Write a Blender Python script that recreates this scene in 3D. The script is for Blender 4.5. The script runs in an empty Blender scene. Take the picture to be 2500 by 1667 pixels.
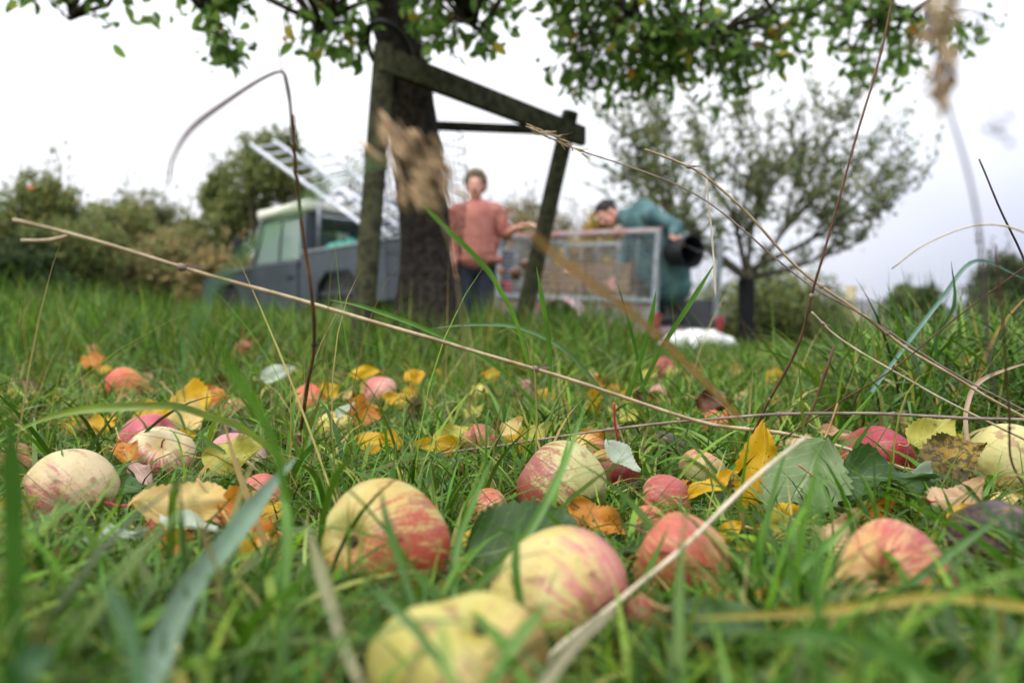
import bpy, bmesh, math, random
import numpy as np
from mathutils import Vector, Matrix, Euler, noise as mnoise

random.seed(7)
rng = np.random.default_rng(11)
scn = bpy.context.scene
COL = scn.collection
R = math.radians

# ------------------------------------------------------------------ camera
FPX, HOR, CZ = 2018.0, 855.0, 0.15          # focal length and horizon row of the 2500 px wide photograph
PITCH = math.atan((HOR - 833.5) / FPX)
cam_d = bpy.data.cameras.new('camera')
cam = bpy.data.objects.new('camera', cam_d); COL.objects.link(cam)
cam.location = (0, 0, CZ); cam.rotation_euler = (math.pi / 2 + PITCH, 0, 0)
cam_d.sensor_width = 36; cam_d.lens = 36 * FPX / 2500
cam_d.clip_start = 0.01; cam_d.clip_end = 2000
cam_d.dof.use_dof = True; cam_d.dof.focus_distance = 0.77; cam_d.dof.aperture_fstop = 4.7
cam_d.dof.aperture_blades = 0
scn.camera = cam

# ------------------------------------------------------------------ world, sun, exposure (bright overcast)
SUN_EL, SUN_ROT = R(58), R(200)
W = bpy.data.worlds.new('World'); scn.world = W; W.use_nodes = True
nt = W.node_tree; nt.nodes.clear()
sky = nt.nodes.new('ShaderNodeTexSky'); sky.sky_type = 'NISHITA'; sky.sun_disc = False
sky.sun_elevation = SUN_EL; sky.sun_rotation = SUN_ROT; sky.air_density = 1.0; sky.dust_density = 4.0
hs = nt.nodes.new('ShaderNodeHueSaturation'); hs.inputs['Saturation'].default_value = 0.15
tc = nt.nodes.new('ShaderNodeTexCoord')
nz = nt.nodes.new('ShaderNodeTexNoise'); nz.inputs['Scale'].default_value = 1.1; nz.inputs['Detail'].default_value = 4
cr = nt.nodes.new('ShaderNodeValToRGB')
cr.color_ramp.elements[0].position = 0.24; cr.color_ramp.elements[0].color = (6.0, 6.5, 8.4, 1)
cr.color_ramp.elements[1].position = 0.52; cr.color_ramp.elements[1].color = (10.4, 10.6, 11.2, 1)
mx = nt.nodes.new('ShaderNodeMix'); mx.data_type = 'RGBA'; mx.inputs[0].default_value = 0.85
bg = nt.nodes.new('ShaderNodeBackground'); bg.inputs['Strength'].default_value = 0.1
wo = nt.nodes.new('ShaderNodeOutputWorld')
nt.links.new(sky.outputs[0], hs.inputs['Color']); nt.links.new(tc.outputs['Generated'], nz.inputs['Vector'])
sxx = nt.nodes.new('ShaderNodeSeparateXYZ'); nt.links.new(tc.outputs['Generated'], sxx.inputs[0])   # thinner, brighter cloud towards the west
ma = nt.nodes.new('ShaderNodeMath'); ma.operation = 'MULTIPLY_ADD'; ma.inputs[1].default_value = -0.55; nt.links.new(sxx.outputs[0], ma.inputs[0]); nt.links.new(nz.outputs[0], ma.inputs[2])
nt.links.new(ma.outputs[0], cr.inputs[0]); nt.links.new(hs.outputs[0], mx.inputs[6]); nt.links.new(cr.outputs[0], mx.inputs[7])
# an overcast sky is brighter overhead than at the horizon
sx = nt.nodes.new('ShaderNodeSeparateXYZ'); nt.links.new(tc.outputs['Generated'], sx.inputs[0])
mr = nt.nodes.new('ShaderNodeMapRange'); mr.inputs[1].default_value = 0.0; mr.inputs[2].default_value = 1.0; mr.inputs[3].default_value = 0.72; mr.inputs[4].default_value = 2.45
nt.links.new(sx.outputs[2], mr.inputs[0])
sc_ = nt.nodes.new('ShaderNodeVectorMath'); sc_.operation = 'SCALE'; nt.links.new(mx.outputs[2], sc_.inputs[0]); nt.links.new(mr.outputs[0], sc_.inputs['Scale'])
nt.links.new(sc_.outputs[0], bg.inputs['Color']); nt.links.new(bg.outputs[0], wo.inputs[0])
sd = bpy.data.lights.new('sun', 'SUN'); sd.energy = 1.5; sd.angle = R(28); sd.color = (1, 0.965, 0.9)
so = bpy.data.objects.new('sun', sd); COL.objects.link(so)
_d = Vector((math.sin(SUN_ROT) * math.cos(SUN_EL), math.cos(SUN_ROT) * math.cos(SUN_EL), math.sin(SUN_EL)))
so.rotation_euler = _d.to_track_quat('Z', 'Y').to_euler(); so.location = (0, 0, 30)
scn.view_settings.view_transform = 'Standard'; scn.view_settings.look = 'None'
scn.view_settings.exposure = 0.30; scn.view_settings.gamma = 1
scn.render.engine = 'CYCLES'
scn.cycles.use_denoising = True
scn.cycles.max_bounces = 6; scn.cycles.diffuse_bounces = 3; scn.cycles.transparent_max_bounces = 12
scn.cycles.sample_clamp_indirect = 6

# ------------------------------------------------------------------ helpers
_cp, _sp = math.cos(PITCH), math.sin(PITCH)
def at(px, py, Y):
    """point at world depth Y seen at pixel (px, py) of the 2500 px photograph"""
    dx, dy = (px - 1250) / FPX, (833.5 - py) / FPX
    wy, wz = _cp - dy * _sp, _sp + dy * _cp
    k = Y / wy
    return Vector((dx * k, Y, CZ + wz * k))
KV = 2500 / 2352
def av(vx, vy, Y): return at(vx * KV, vy * KV, Y)

def lin(r, g, b, k=1.0):
    def f(c):
        c /= 255.0
        return c / 12.92 if c <= 0.04045 else ((c + 0.055) / 1.055) ** 2.4
    return (min(1, f(r) * k), min(1, f(g) * k), min(1, f(b) * k), 1)

def tag(o, label=None, cat=None, group=None, kind=None):
    if label: o['label'] = label
    if cat: o['category'] = cat
    if group: o['group'] = group
    if kind: o['kind'] = kind
    return o
def empty(name, loc=(0, 0, 0), rz=0):
    o = bpy.data.objects.new(name, None); COL.objects.link(o)
    o.location = loc; o.rotation_euler = (0, 0, rz); o.empty_display_size = 0.05
    return o
def sstep(a, b, x):
    t = np.clip((x - a) / (b - a), 0, 1)
    return t * t * (3 - 2 * t)

class MB:
    """collects pieces, builds them as ONE mesh object"""
    def __init__(s): s.v = []; s.f = []
    def add(s, vs, fs):
        n = len(s.v); s.v += [tuple(v) for v in vs]; s.f += [tuple(i + n for i in f) for f in fs]
    def box(s, c, d, rot=None, bev=0.0):
        hx, hy, hz = d[0] / 2, d[1] / 2, d[2] / 2
        bm = bmesh.new(); bmesh.ops.create_cube(bm, size=1)
        for v in bm.verts: v.co = Vector((v.co.x * d[0], v.co.y * d[1], v.co.z * d[2]))
        if bev: bmesh.ops.bevel(bm, geom=bm.edges[:], offset=bev, segments=2, affect='EDGES', profile=0.6)
        m = (rot.to_4x4() if rot is not None else Matrix.Identity(4))
        bm.verts.index_update()
        s.add([Vector(c) + (m @ v.co) for v in bm.verts], [[v.index for v in f.verts] for f in bm.faces]); bm.free()
    def plank(s, p0, p1, w, h, up=(0, 0, 1), bev=0.004):
        p0, p1 = Vector(p0), Vector(p1); x = (p1 - p0); L = x.length; x.normalize()
        y = Vector(up).cross(x).normalized(); z = x.cross(y)
        s.box((p0 + p1) / 2, (L, w, h), Matrix((x, y, z)).transposed(), bev)
    def tube(s, pts, rad, n=8, cap=True, jitter=0.0):
        pts = [Vector(p) for p in pts]; m = len(pts)
        if not hasattr(rad, '__len__'): rad = [rad] * m
        base = len(s.v); t = (pts[1] - pts[0]).normalized()
        a = t.orthogonal().normalized()
        for i, p in enumerate(pts):
            t = (pts[min(i + 1, m - 1)] - pts[max(i - 1, 0)]).normalized()
            a = (a - t * a.dot(t)); a = a.normalized() if a.length > 1e-6 else t.orthogonal().normalized()
            b = t.cross(a)
            for k in range(n):
                th = 2 * math.pi * k / n; r = rad[i] * (1 + (random.uniform(-jitter, jitter) if jitter else 0))
                s.v.append(tuple(p + (a * math.cos(th) + b * math.sin(th)) * r))
        for i in range(m - 1):
            for k in range(n):
                q = base + i * n; k2 = (k + 1) % n
                s.f.append((q + k, q + k2, q + n + k2, q + n + k))
        if cap:
            s.f.append(tuple(base + k for k in reversed(range(n)))); s.f.append(tuple(base + (m - 1) * n + k for k in range(n)))
    def lathe(s, prof, c, axis=(0, 0, 1), n=24):
        ax = Vector(axis).normalized(); a = ax.orthogonal().normalized(); b = ax.cross(a); base = len(s.v); c = Vector(c)
        for (r, h) in prof:
            for k in range(n):
                th = 2 * math.pi * k / n
                s.v.append(tuple(c + ax * h + (a * math.cos(th) + b * math.sin(th)) * r))
        for i in range(len(prof) - 1):
            for k in range(n):
                k2 = (k + 1) % n; q = base + i * n
                s.f.append((q + k, q + k2, q + n + k2, q + n + k))
    def capsule(s, p0, p1, r0, r1, n=14, k=5):
        p0, p1 = Vector(p0), Vector(p1); ax = p1 - p0; L = max(ax.length, 1e-5); ax = ax / L if ax.length > 1e-5 else Vector((0, 0, 1))
        prof = [(r0 * math.cos(-math.pi / 2 + math.pi / 2 * i / k) + 1e-5, r0 * math.sin(-math.pi / 2 + math.pi / 2 * i / k)) for i in range(k + 1)]
        prof += [(r1 * math.cos(math.pi / 2 * i / k) + 1e-5, L + r1 * math.sin(math.pi / 2 * i / k)) for i in range(k + 1)]
        b = len(s.v); s.lathe(prof, p0, ax, n)
        s.f.append(tuple(b + q for q in reversed(range(n)))); s.f.append(tuple(b + (len(prof) - 1) * n + q for q in range(n)))
    def ell(s, c, r, rot=None, nu=16, nv=10):
        m = rot if rot is not None else Matrix.Identity(3); vs = []; fs = []
        for i in range(nv + 1):
            ph = -math.pi / 2 + math.pi * i / nv
            for k in range(nu):
                th = 2 * math.pi * k / nu; q = max(math.cos(ph), 1e-3)
                vs.append(Vector(c) + m @ Vector((r[0] * q * math.cos(th), r[1] * q * math.sin(th), r[2] * math.sin(ph))))
        for i in range(nv):
            for k in range(nu):
                fs.append((i * nu + k, i * nu + (k + 1) % nu, (i + 1) * nu + (k + 1) % nu, (i + 1) * nu + k))
        fs.append(tuple(reversed(range(nu)))); fs.append(tuple(nv * nu + k for k in range(nu)))
        s.add(vs, fs)
    def poly(s, pts): s.add(pts, [tuple(range(len(pts)))])
    def prism(s, pts, y0, y1):
        """outline in (x, z) extruded from y0 to y1"""
        n = len(pts)
        s.add([(p[0], y0, p[1]) for p in pts] + [(p[0], y1, p[1]) for p in pts],
              [tuple(range(n)), tuple(reversed(range(n, 2 * n)))] + [((i + 1) % n, i, n + i, n + (i + 1) % n) for i in range(n)])
    def build(s, name, m, parent=None, smooth=True, loc=None):
        me = bpy.data.meshes.new(name); me.from_pydata(s.v, [], s.f); me.update()
        if smooth:
            for p in me.polygons: p.use_smooth = True
        o = bpy.data.objects.new(name, me); COL.objects.link(o)
        if m: me.materials.append(m)
        if parent: o.parent = parent
        if loc is not None: o.location = loc
        return o
def sharp(o, ang=35):
    me = o.data
    try: me.set_sharp_from_angle(angle=R(ang))
    except Exception: pass
    return o
def npmesh(name, verts, faces, m, parent=None, col=None, smooth=True):
    """big mesh from numpy arrays; faces (n,4); col per-vertex colour of the thing itself"""
    me = bpy.data.meshes.new(name); nv, nf = len(verts), len(faces); k = faces.shape[1]
    me.vertices.add(nv); me.vertices.foreach_set('co', np.ascontiguousarray(verts, np.float32).ravel())
    me.loops.add(nf * k); me.loops.foreach_set('vertex_index', np.ascontiguousarray(faces, np.int32).ravel())
    me.polygons.add(nf); me.polygons.foreach_set('loop_start', np.arange(0, nf * k, k, dtype=np.int32))
    me.polygons.foreach_set('loop_total', np.full(nf, k, np.int32))
    me.polygons.foreach_set('use_smooth', np.full(nf, smooth, bool))
    if col is not None:
        a = me.attributes.new('tint', 'FLOAT_COLOR', 'POINT')
        c4 = np.ones((nv, 4), np.float32); c4[:, :3] = col; a.data.foreach_set('color', c4.ravel())
    me.update(calc_edges=True); me.validate()
    o = bpy.data.objects.new(name, me); COL.objects.link(o); me.materials.append(m)
    if parent: o.parent = parent
    return o
def spline(pts, n=8):
    """Catmull-Rom through points"""
    P = [Vector(p) for p in pts]; P = [P[0] * 2 - P[1]] + P + [P[-1] * 2 - P[-2]]; out = []
    for i in range(1, len(P) - 2):
        for k in range(n):
            t = k / n; a, b, c, d = P[i - 1], P[i], P[i + 1], P[i + 2]
            out.append(0.5 * ((2 * b) + (c - a) * t + (2 * a - 5 * b + 4 * c - d) * t * t + (3 * b - a - 3 * c + d) * t ** 3))
    out.append(P[-2]); return out

# ------------------------------------------------------------------ materials
class NT:
    def __init__(s, name):
        s.m = bpy.data.materials.new(name); s.m.use_nodes = True; s.t = s.m.node_tree
        s.b = s.t.nodes['Principled BSDF']; s.o = s.t.nodes['Material Output']
    def n(s, typ, **kw):
        x = s.t.nodes.new(typ)
        for k, v in kw.items(): setattr(x, k, v)
        return x
    def l(s, a, b): s.t.links.new(a, b)
    def put(s, sock, v):
        if hasattr(v, 'is_output') or isinstance(v, bpy.types.NodeSocket): s.l(v, sock)
        else: sock.default_value = v
    def mix(s, f, a, b, mode='MIX'):
        x = s.n('ShaderNodeMix', data_type='RGBA', blend_type=mode); s.put(x.inputs[0], f); s.put(x.inputs[6], a); s.put(x.inputs[7], b); return x.outputs[2]
    def math(s, op, a, b=0.0, clamp=False):
        x = s.n('ShaderNodeMath', operation=op, use_clamp=clamp); s.put(x.inputs[0], a); s.put(x.inputs[1], b); return x.outputs[0]
    def ss(s, v, a, b):
        x = s.n('ShaderNodeMapRange', interpolation_type='SMOOTHSTEP'); s.put(x.inputs[0], v); x.inputs[1].default_value = a; x.inputs[2].default_value = b; return x.outputs[0]
    def noise(s, scale, vec=None, detail=4, rough=0.55):
        x = s.n('ShaderNodeTexNoise'); x.inputs['Scale'].default_value = scale; x.inputs['Detail'].default_value = detail; x.inputs['Roughness'].default_value = rough
        if vec is not None: s.l(vec, x.inputs['Vector'])
        return x.outputs[0]
    def co(s, which='Object'): return s.n('ShaderNodeTexCoord').outputs[which]
    def bump(s, h, strength=0.3, dist=0.01):
        x = s.n('ShaderNodeBump'); x.inputs['Strength'].default_value = strength; x.inputs['Distance'].default_value = dist
        s.l(h, x.inputs['Height']); s.l(x.outputs[0], s.b.inputs['Normal'])
    def trans(s, fac, colour):
        tr = s.n('ShaderNodeBsdfTranslucent'); s.put(tr.inputs[0], colour); m = s.n('ShaderNodeMixShader'); m.inputs[0].default_value = fac
        s.l(s.b.outputs[0], m.inputs[1]); s.l(tr.outputs[0], m.inputs[2]); s.l(m.outputs[0], s.o.inputs[0])

_mc = {}
def mat(name, c1, c2=None, scale=8.0, rough=0.6, metal=0.0, bump=0.0, stretch=None, spec=0.5, lo=0.35, hi=0.65):
    if name in _mc: return _mc[name]
    t = NT(name); v = t.co()
    if stretch:
        mp = t.n('ShaderNodeMapping'); mp.inputs['Scale'].default_value = stretch; t.l(v, mp.inputs[0]); v = mp.outputs[0]
    nz = t.noise(scale, v, 6, 0.6)
    c2 = c2 or tuple(x * 0.75 for x in c1[:3]) + (1,)
    t.l(t.mix(t.ss(nz, lo, hi), c1, c2), t.b.inputs['Base Color'])
    t.b.inputs['Roughness'].default_value = rough; t.b.inputs['Metallic'].default_value = metal
    t.b.inputs['Specular IOR Level'].default_value = spec
    if bump: t.bump(nz, bump, 0.01)
    _mc[name] = t.m; return t.m
def mat_tint(name, rough=0.5, trans=0.3, nscale=40.0, var=0.5, spec=0.4):
    """foliage whose own colour differs leaf by leaf (mesh attribute)"""
    t = NT(name); a = t.n('ShaderNodeAttribute', attribute_name='tint').outputs['Color']
    nz = t.noise(nscale, t.co(), 3)
    c = t.mix(t.ss(nz, 0.3, 0.7), a, t.mix(var, a, (0.5, 0.55, 0.4, 1), 'MULTIPLY'))
    t.l(c, t.b.inputs['Base Color']); t.b.inputs['Roughness'].default_value = rough; t.b.inputs['Specular IOR Level'].default_value = spec
    t.trans(trans, c); return t.m
# ------------------------------------------------------------------ ground
TUSS = []                                   # small tussocks (x, y, height, sigma) under the fruit that lies high
def terrain(x, y):
    x = np.asarray(x, float); y = np.asarray(y, float); a = np.arctan2(x, np.maximum(y, 0.05))
    z = 0.035 * sstep(0.8, 2.0, y) + 0.012 * np.sin(x * 7.1 + 1.3) * np.sin(y * 6.3 + 0.4) * sstep(0.9, 1.6, y)
    left = sstep(-0.05, -0.5, a)
    z = z + sstep(2.0, 5.5, y) * (0.13 * left + 0.05 * sstep(0.12, -0.1, a)) + sstep(6, 14, y) * 0.05 * left
    z = z + 0.05 * sstep(0.36, 0.5, a) * sstep(0.8, 1.5, y) * sstep(4.5, 2.5, y)
    z = z + 0.02 * np.sin(x * 1.7 + 0.6) * np.sin(y * 1.3 + 2.0) * sstep(2, 4, y)
    for (tx, ty, th, s) in TUSS:
        z = z + th * np.exp(-((x - tx) ** 2 + (y - ty) ** 2) / (2 * s * s))
    return z
def tz(x, y): return float(terrain(x, y))

# fruit lying in the grass: (x, y of centre and half width in a 2352 px wide view of the photo, kind of skin, label, attitude)
APPLES = [
 ('big_calyx', 880, 1250, 155, 'large apple with dark calyx facing the camera, yellow above and red streaked below', 0.90),
 ('front', 1065, 1550, 215, 'knobbly yellow green apple nearest the camera, low at the bottom edge', 0.84),
 ('cream', 1290, 1370, 168, 'cream apple with a pink cheek lying beside the large streaked apple', 0.84),
 ('green_red', 1290, 1120, 105, 'pale green apple with red flank and calyx turned to the right, in sharp focus', 0.95),
 ('dark_red', 1405, 1090, 68, 'deep crimson apple leaning behind the pale green apple', 1.0),
 ('pink', 1530, 1152, 66, 'small speckled pink apple half sunk in grass below the green and rosy crab apple', 0.9),
 ('small_green', 1610, 1082, 54, 'small pale green apple with a faint rosy top beside a curled yellow leaf', 1.0),
 ('coral', 1570, 1295, 122, 'coral pink apple crossed by a blurred pale straw', 0.85),
 ('speckle', 2055, 1335, 143, 'orange pink apple with crimson flecks and a tan leaf on its side', 0.82),
 ('rot', 2300, 1265, 118, 'rotten purple brown apple at the right edge', 0.85),
 ('crimson', 2010, 1062, 92, 'bird pecked crimson apple above the curled dark green leaf', 0.8),
 ('yellow', 2325, 1068, 92, 'pale yellow green apple at the right edge beside a blotched leaf', 1.0),
 ('orange', 1650, 975, 45, 'orange apple under the long dry stalk behind the standing yellow leaf', 1.0),
 ('rosy', 1105, 1015, 46, 'rosy apple standing alone in the grass behind the pale green apple', 1.0),
 ('rose2', 1522, 852, 33, 'small far pink apple in front of the white sack', 1.0),
 ('rose2', 1592, 855, 17, 'tiny far red apple just right of the far pink apple', 1.0),
 ('orange_red', 283, 893, 47, 'bright orange red apple standing furthest back on the left', 1.0),
 ('stem_up', 372, 1052, 76, 'cream and pink apple with yellow hollow and red stalk turned to the camera', 0.85),
 ('pink_back', 345, 1010, 66, 'deep pink apple just behind the one showing its red stalk', 0.9),
 ('striped', 165, 1140, 110, 'round cream apple with pink stripes and a brown scar line at the left', 0.92),
 ('under', 425, 1205, 90, 'apple hidden below the large pale yellow leaf', 0.8),
 ('pale', 545, 1060, 72, 'pale pink apple half covered by a yellow green leaf', 0.85),
 ('russet', 40, 1070, 52, 'russet yellow apple at the left edge behind a green leaf', 1.0),
 ('blur', 82, 1400, 62, 'blurred pinkish apple deep in the near grass at the lower left', 1.0),
 ('peach', 543, 945, 32, 'small peach coloured apple behind the yellow leaf heap on the left', 1.0),
 ('orange', 712, 925, 42, 'orange apple beside the bent brown stalk', 1.0),
 ('lemon', 768, 988, 42, 'lemon yellow apple with dark red calyx', 1.0),
 ('pinkish', 872, 905, 42, 'pale pink apple among orange leaves near the middle', 1.0),
 ('rosy', 600, 1150, 62, 'dull rosy apple behind the blue green blade', 0.9),
 ('yellow_red', 622, 1275, 58, 'yellow apple with red cheek under the orange leaves', 0.9),
 ('coral', 1120, 1172, 52, 'small coral streaked apple between the two large sharp apples', 0.9),
 ('coral', 1492, 1205, 46, 'little coral apple below the crimson one, with a dry twig across it', 0.9),
 ('yellow_red', 1345, 1045, 56, 'yellow red apple behind the pale green apple', 0.9),
 ('dark', 540, 1000, 42, 'shrivelled dark purple apple behind the pale pink one', 0.9),
 ('coral', 1010, 1310, 44, 'dull coral apple tucked behind the large streaked apple', 0.9),
 ('pink', 1475, 1425, 56, 'blurred pink apple below the cream apple', 0.9),
 ('brown', 1535, 1033, 42, 'blackened rotten apple in the shade behind the small green apple', 0.9),
 ('crab', 882, 1418, 15, 'tiny red crab apple in front of the large streaked apple', 1.0),
 ('brown', 1640, 925, 34, 'shrivelled brown apple above the orange apple', 0.9),
 ('pale', 1205, 895, 26, 'pale cream apple far off in the middle of the grass', 1.0),
 ('lemon', 1100, 908, 26, 'small lemon apple far off left of the pale cream one', 1.0),
 ('coral', 215, 810, 20, 'very small far pink apple above the orange red one', 1.0),
 ('rosy', 560, 800, 18, 'very small far rosy apple behind the blurred panicle', 1.0),
 ('pale', 1510, 905, 22, 'whitish windfall below the far pink apple', 1.0),
]
_pl = []
for a in APPLES:
    k, vx, vy, vr, lab, sq = a
    px, py, r = vx * KV, vy * KV, vr * KV
    lo, hi = 0.2, 3.0
    best = None
    Rmax = 0.046 if vr > 40 else 0.04
    if k == 'crab': Rmax = 0.012
    for d in np.linspace(0.28, 2.6, 1200):
        rad = r / FPX * d; p = at(px, py, d)
        if rad >= Rmax or p.z - rad * sq * 0.8 <= tz(p.x, p.y) + 0.004: best = (p, rad, d); break
    p, rad, d = best or (at(px, py, 2.6), r / FPX * 2.6, 2.6)
    gap = p.z - rad * sq * 0.85 - tz(p.x, p.y)
    _pl.append((a, p, rad))
    if gap > 0.004: TUSS.append((p.x, p.y + 0.01, gap, max(0.05, rad * 1.3)))

def build_ground():
    na = 200; rr = np.concatenate([np.linspace(0.02, 3.2, 110), np.geomspace(3.3, 12, 45), np.geomspace(13, 700, 30)])
    th = np.linspace(0, 2 * math.pi, na, endpoint=False)
    X = rr[:, None] * np.cos(th); Y = rr[:, None] * np.sin(th); Z = terrain(X, Y)
    v = np.stack([X, Y, Z], -1).reshape(-1, 3); i = np.arange(len(rr) - 1)[:, None]; k = np.arange(na)[None]
    f = np.stack([i * na + k, (i + 1) * na + k, (i + 1) * na + (k + 1) % na, i * na + (k + 1) % na], -1).reshape(-1, 4)
    t = NT('orchard_soil'); c = t.co()
    n1 = t.noise(1.3, c, 6); n2 = t.noise(60, c, 6)
    far = t.mix(t.ss(n1, 0.35, 0.65), (0.06, 0.10, 0.02, 1), (0.11, 0.13, 0.035, 1))
    near = t.mix(t.ss(n2, 0.35, 0.65), (0.028, 0.02, 0.009, 1), (0.045, 0.04, 0.014, 1))
    ln = t.n('ShaderNodeVectorMath', operation='LENGTH'); t.l(c, ln.inputs[0])
    t.l(t.mix(t.ss(ln.outputs[1], 2.2, 5), near, far), t.b.inputs['Base Color']); t.b.inputs['Roughness'].default_value = 0.95
    t.b.inputs['Specular IOR Level'].default_value = 0.1; t.bump(n2, 0.6, 0.02)
    o = npmesh('ground', v, f, t.m); tag(o, 'rough orchard ground under the grass', kind='structure')
    # a central cap so the sheet has no hole below the camera
    return o
build_ground()

# ------------------------------------------------------------------ apples
SK = {  # ground colour, second ground colour, blush, blush amount, streak strength, blush direction
 'big_calyx': ((208, 206, 112), (214, 186, 96), (190, 48, 36), .82, 1.0, (.55, -.2, -.75)),
 'front':     ((212, 204, 112), (206, 196, 84), (190, 116, 88), .5, .3, (.8, -.3, -.3)),
 'cream':     ((228, 214, 136), (220, 202, 108), (222, 116, 124), .56, .9, (.9, -.1, .1)),
 'green_red': ((214, 212, 140), (200, 200, 120), (160, 40, 54), .64, .7, (-.9, -.1, -.1)),
 'dark_red':  ((214, 190, 96), (200, 150, 80), (150, 20, 50), .85, .3, (.3, -.5, -.5)),
 'pink':      ((234, 196, 140), (222, 170, 120), (190, 48, 64), .62, .5, (.1, -.3, .4)),
 'small_green': ((206, 206, 130), (214, 200, 130), (214, 110, 80), .35, .4, (0, 0, .9)),
 'coral':     ((236, 194, 122), (230, 176, 104), (206, 76, 66), .44, .7, (-.2, -.3, .5)),
 'speckle':   ((240, 200, 130), (236, 176, 100), (196, 58, 66), .42, .8, (.3, -.2, .4)),
 'rot':       ((120, 44, 40), (60, 28, 34), (54, 26, 36), .6, .2, (0, -.3, .6)),
 'crimson':   ((214, 150, 80), (200, 90, 60), (176, 20, 52), .86, .3, (.1, -.2, .7)),
 'yellow':    ((226, 220, 140), (214, 204, 116), (190, 96, 70), .36, .5, (.1, -.3, -.9)),
 'orange':    ((240, 186, 100), (236, 160, 84), (230, 80, 50), .6, .6, (0, 0, .6)),
 'orange_red': ((246, 170, 80), (240, 140, 70), (236, 70, 44), .66, .3, (-.6, -.2, .3)),
 'rosy':      ((232, 196, 120), (222, 176, 110), (206, 72, 76), .62, .5, (.2, -.2, .7)),
 'rose2':     ((226, 130, 110), (210, 110, 100), (196, 40, 70), .7, .3, (0, -.3, .6)),
 'stem_up':   ((244, 228, 180), (240, 214, 140), (214, 90, 120), .5, .9, (0, -.5, -.7)),
 'pink_back': ((240, 190, 160), (230, 150, 130), (206, 60, 90), .75, .4, (0, -.2, .7)),
 'striped':   ((238, 216, 164), (230, 204, 140), (206, 90, 110), .46, .9, (0, -.6, -.5)),
 'under':     ((230, 200, 140), (220, 180, 110), (200, 60, 70), .6, .5, (.2, -.4, 0)),
 'pale':      ((240, 222, 190), (236, 206, 170), (222, 130, 140), .5, .4, (0, -.3, .5)),
 'russet':    ((206, 176, 100), (190, 150, 84), (190, 100, 60), .4, .4, (.5, -.2, .6)),
 'blur':      ((220, 176, 130), (206, 160, 110), (206, 110, 100), .5, .3, (0, -.3, .6)),
 'peach':     ((240, 200, 140), (232, 180, 120), (226, 130, 90), .4, .4, (0, 0, .6)),
 'lemon':     ((240, 226, 120), (226, 206, 90), (200, 120, 60), .25, .3, (.4, 0, -.6)),
 'pinkish':   ((240, 200, 170), (232, 180, 150), (220, 96, 100), .5, .5, (-.4, -.2, .5)),
 'yellow_red': ((236, 196, 90), (226, 176, 80), (200, 50, 50), .45, .5, (.7, -.2, 0)),
 'dark':      ((90, 50, 60), (60, 36, 44), (48, 26, 36), .5, .2, (0, 0, 1)),
 'brown':     ((80, 44, 30), (40, 26, 22), (36, 22, 22), .5, .2, (0, 0, 1)),
 'crab':      ((210, 80, 60), (200, 60, 60), (190, 30, 50), .7, .2, (0, 0, 1)),
}
_am = {}
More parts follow.
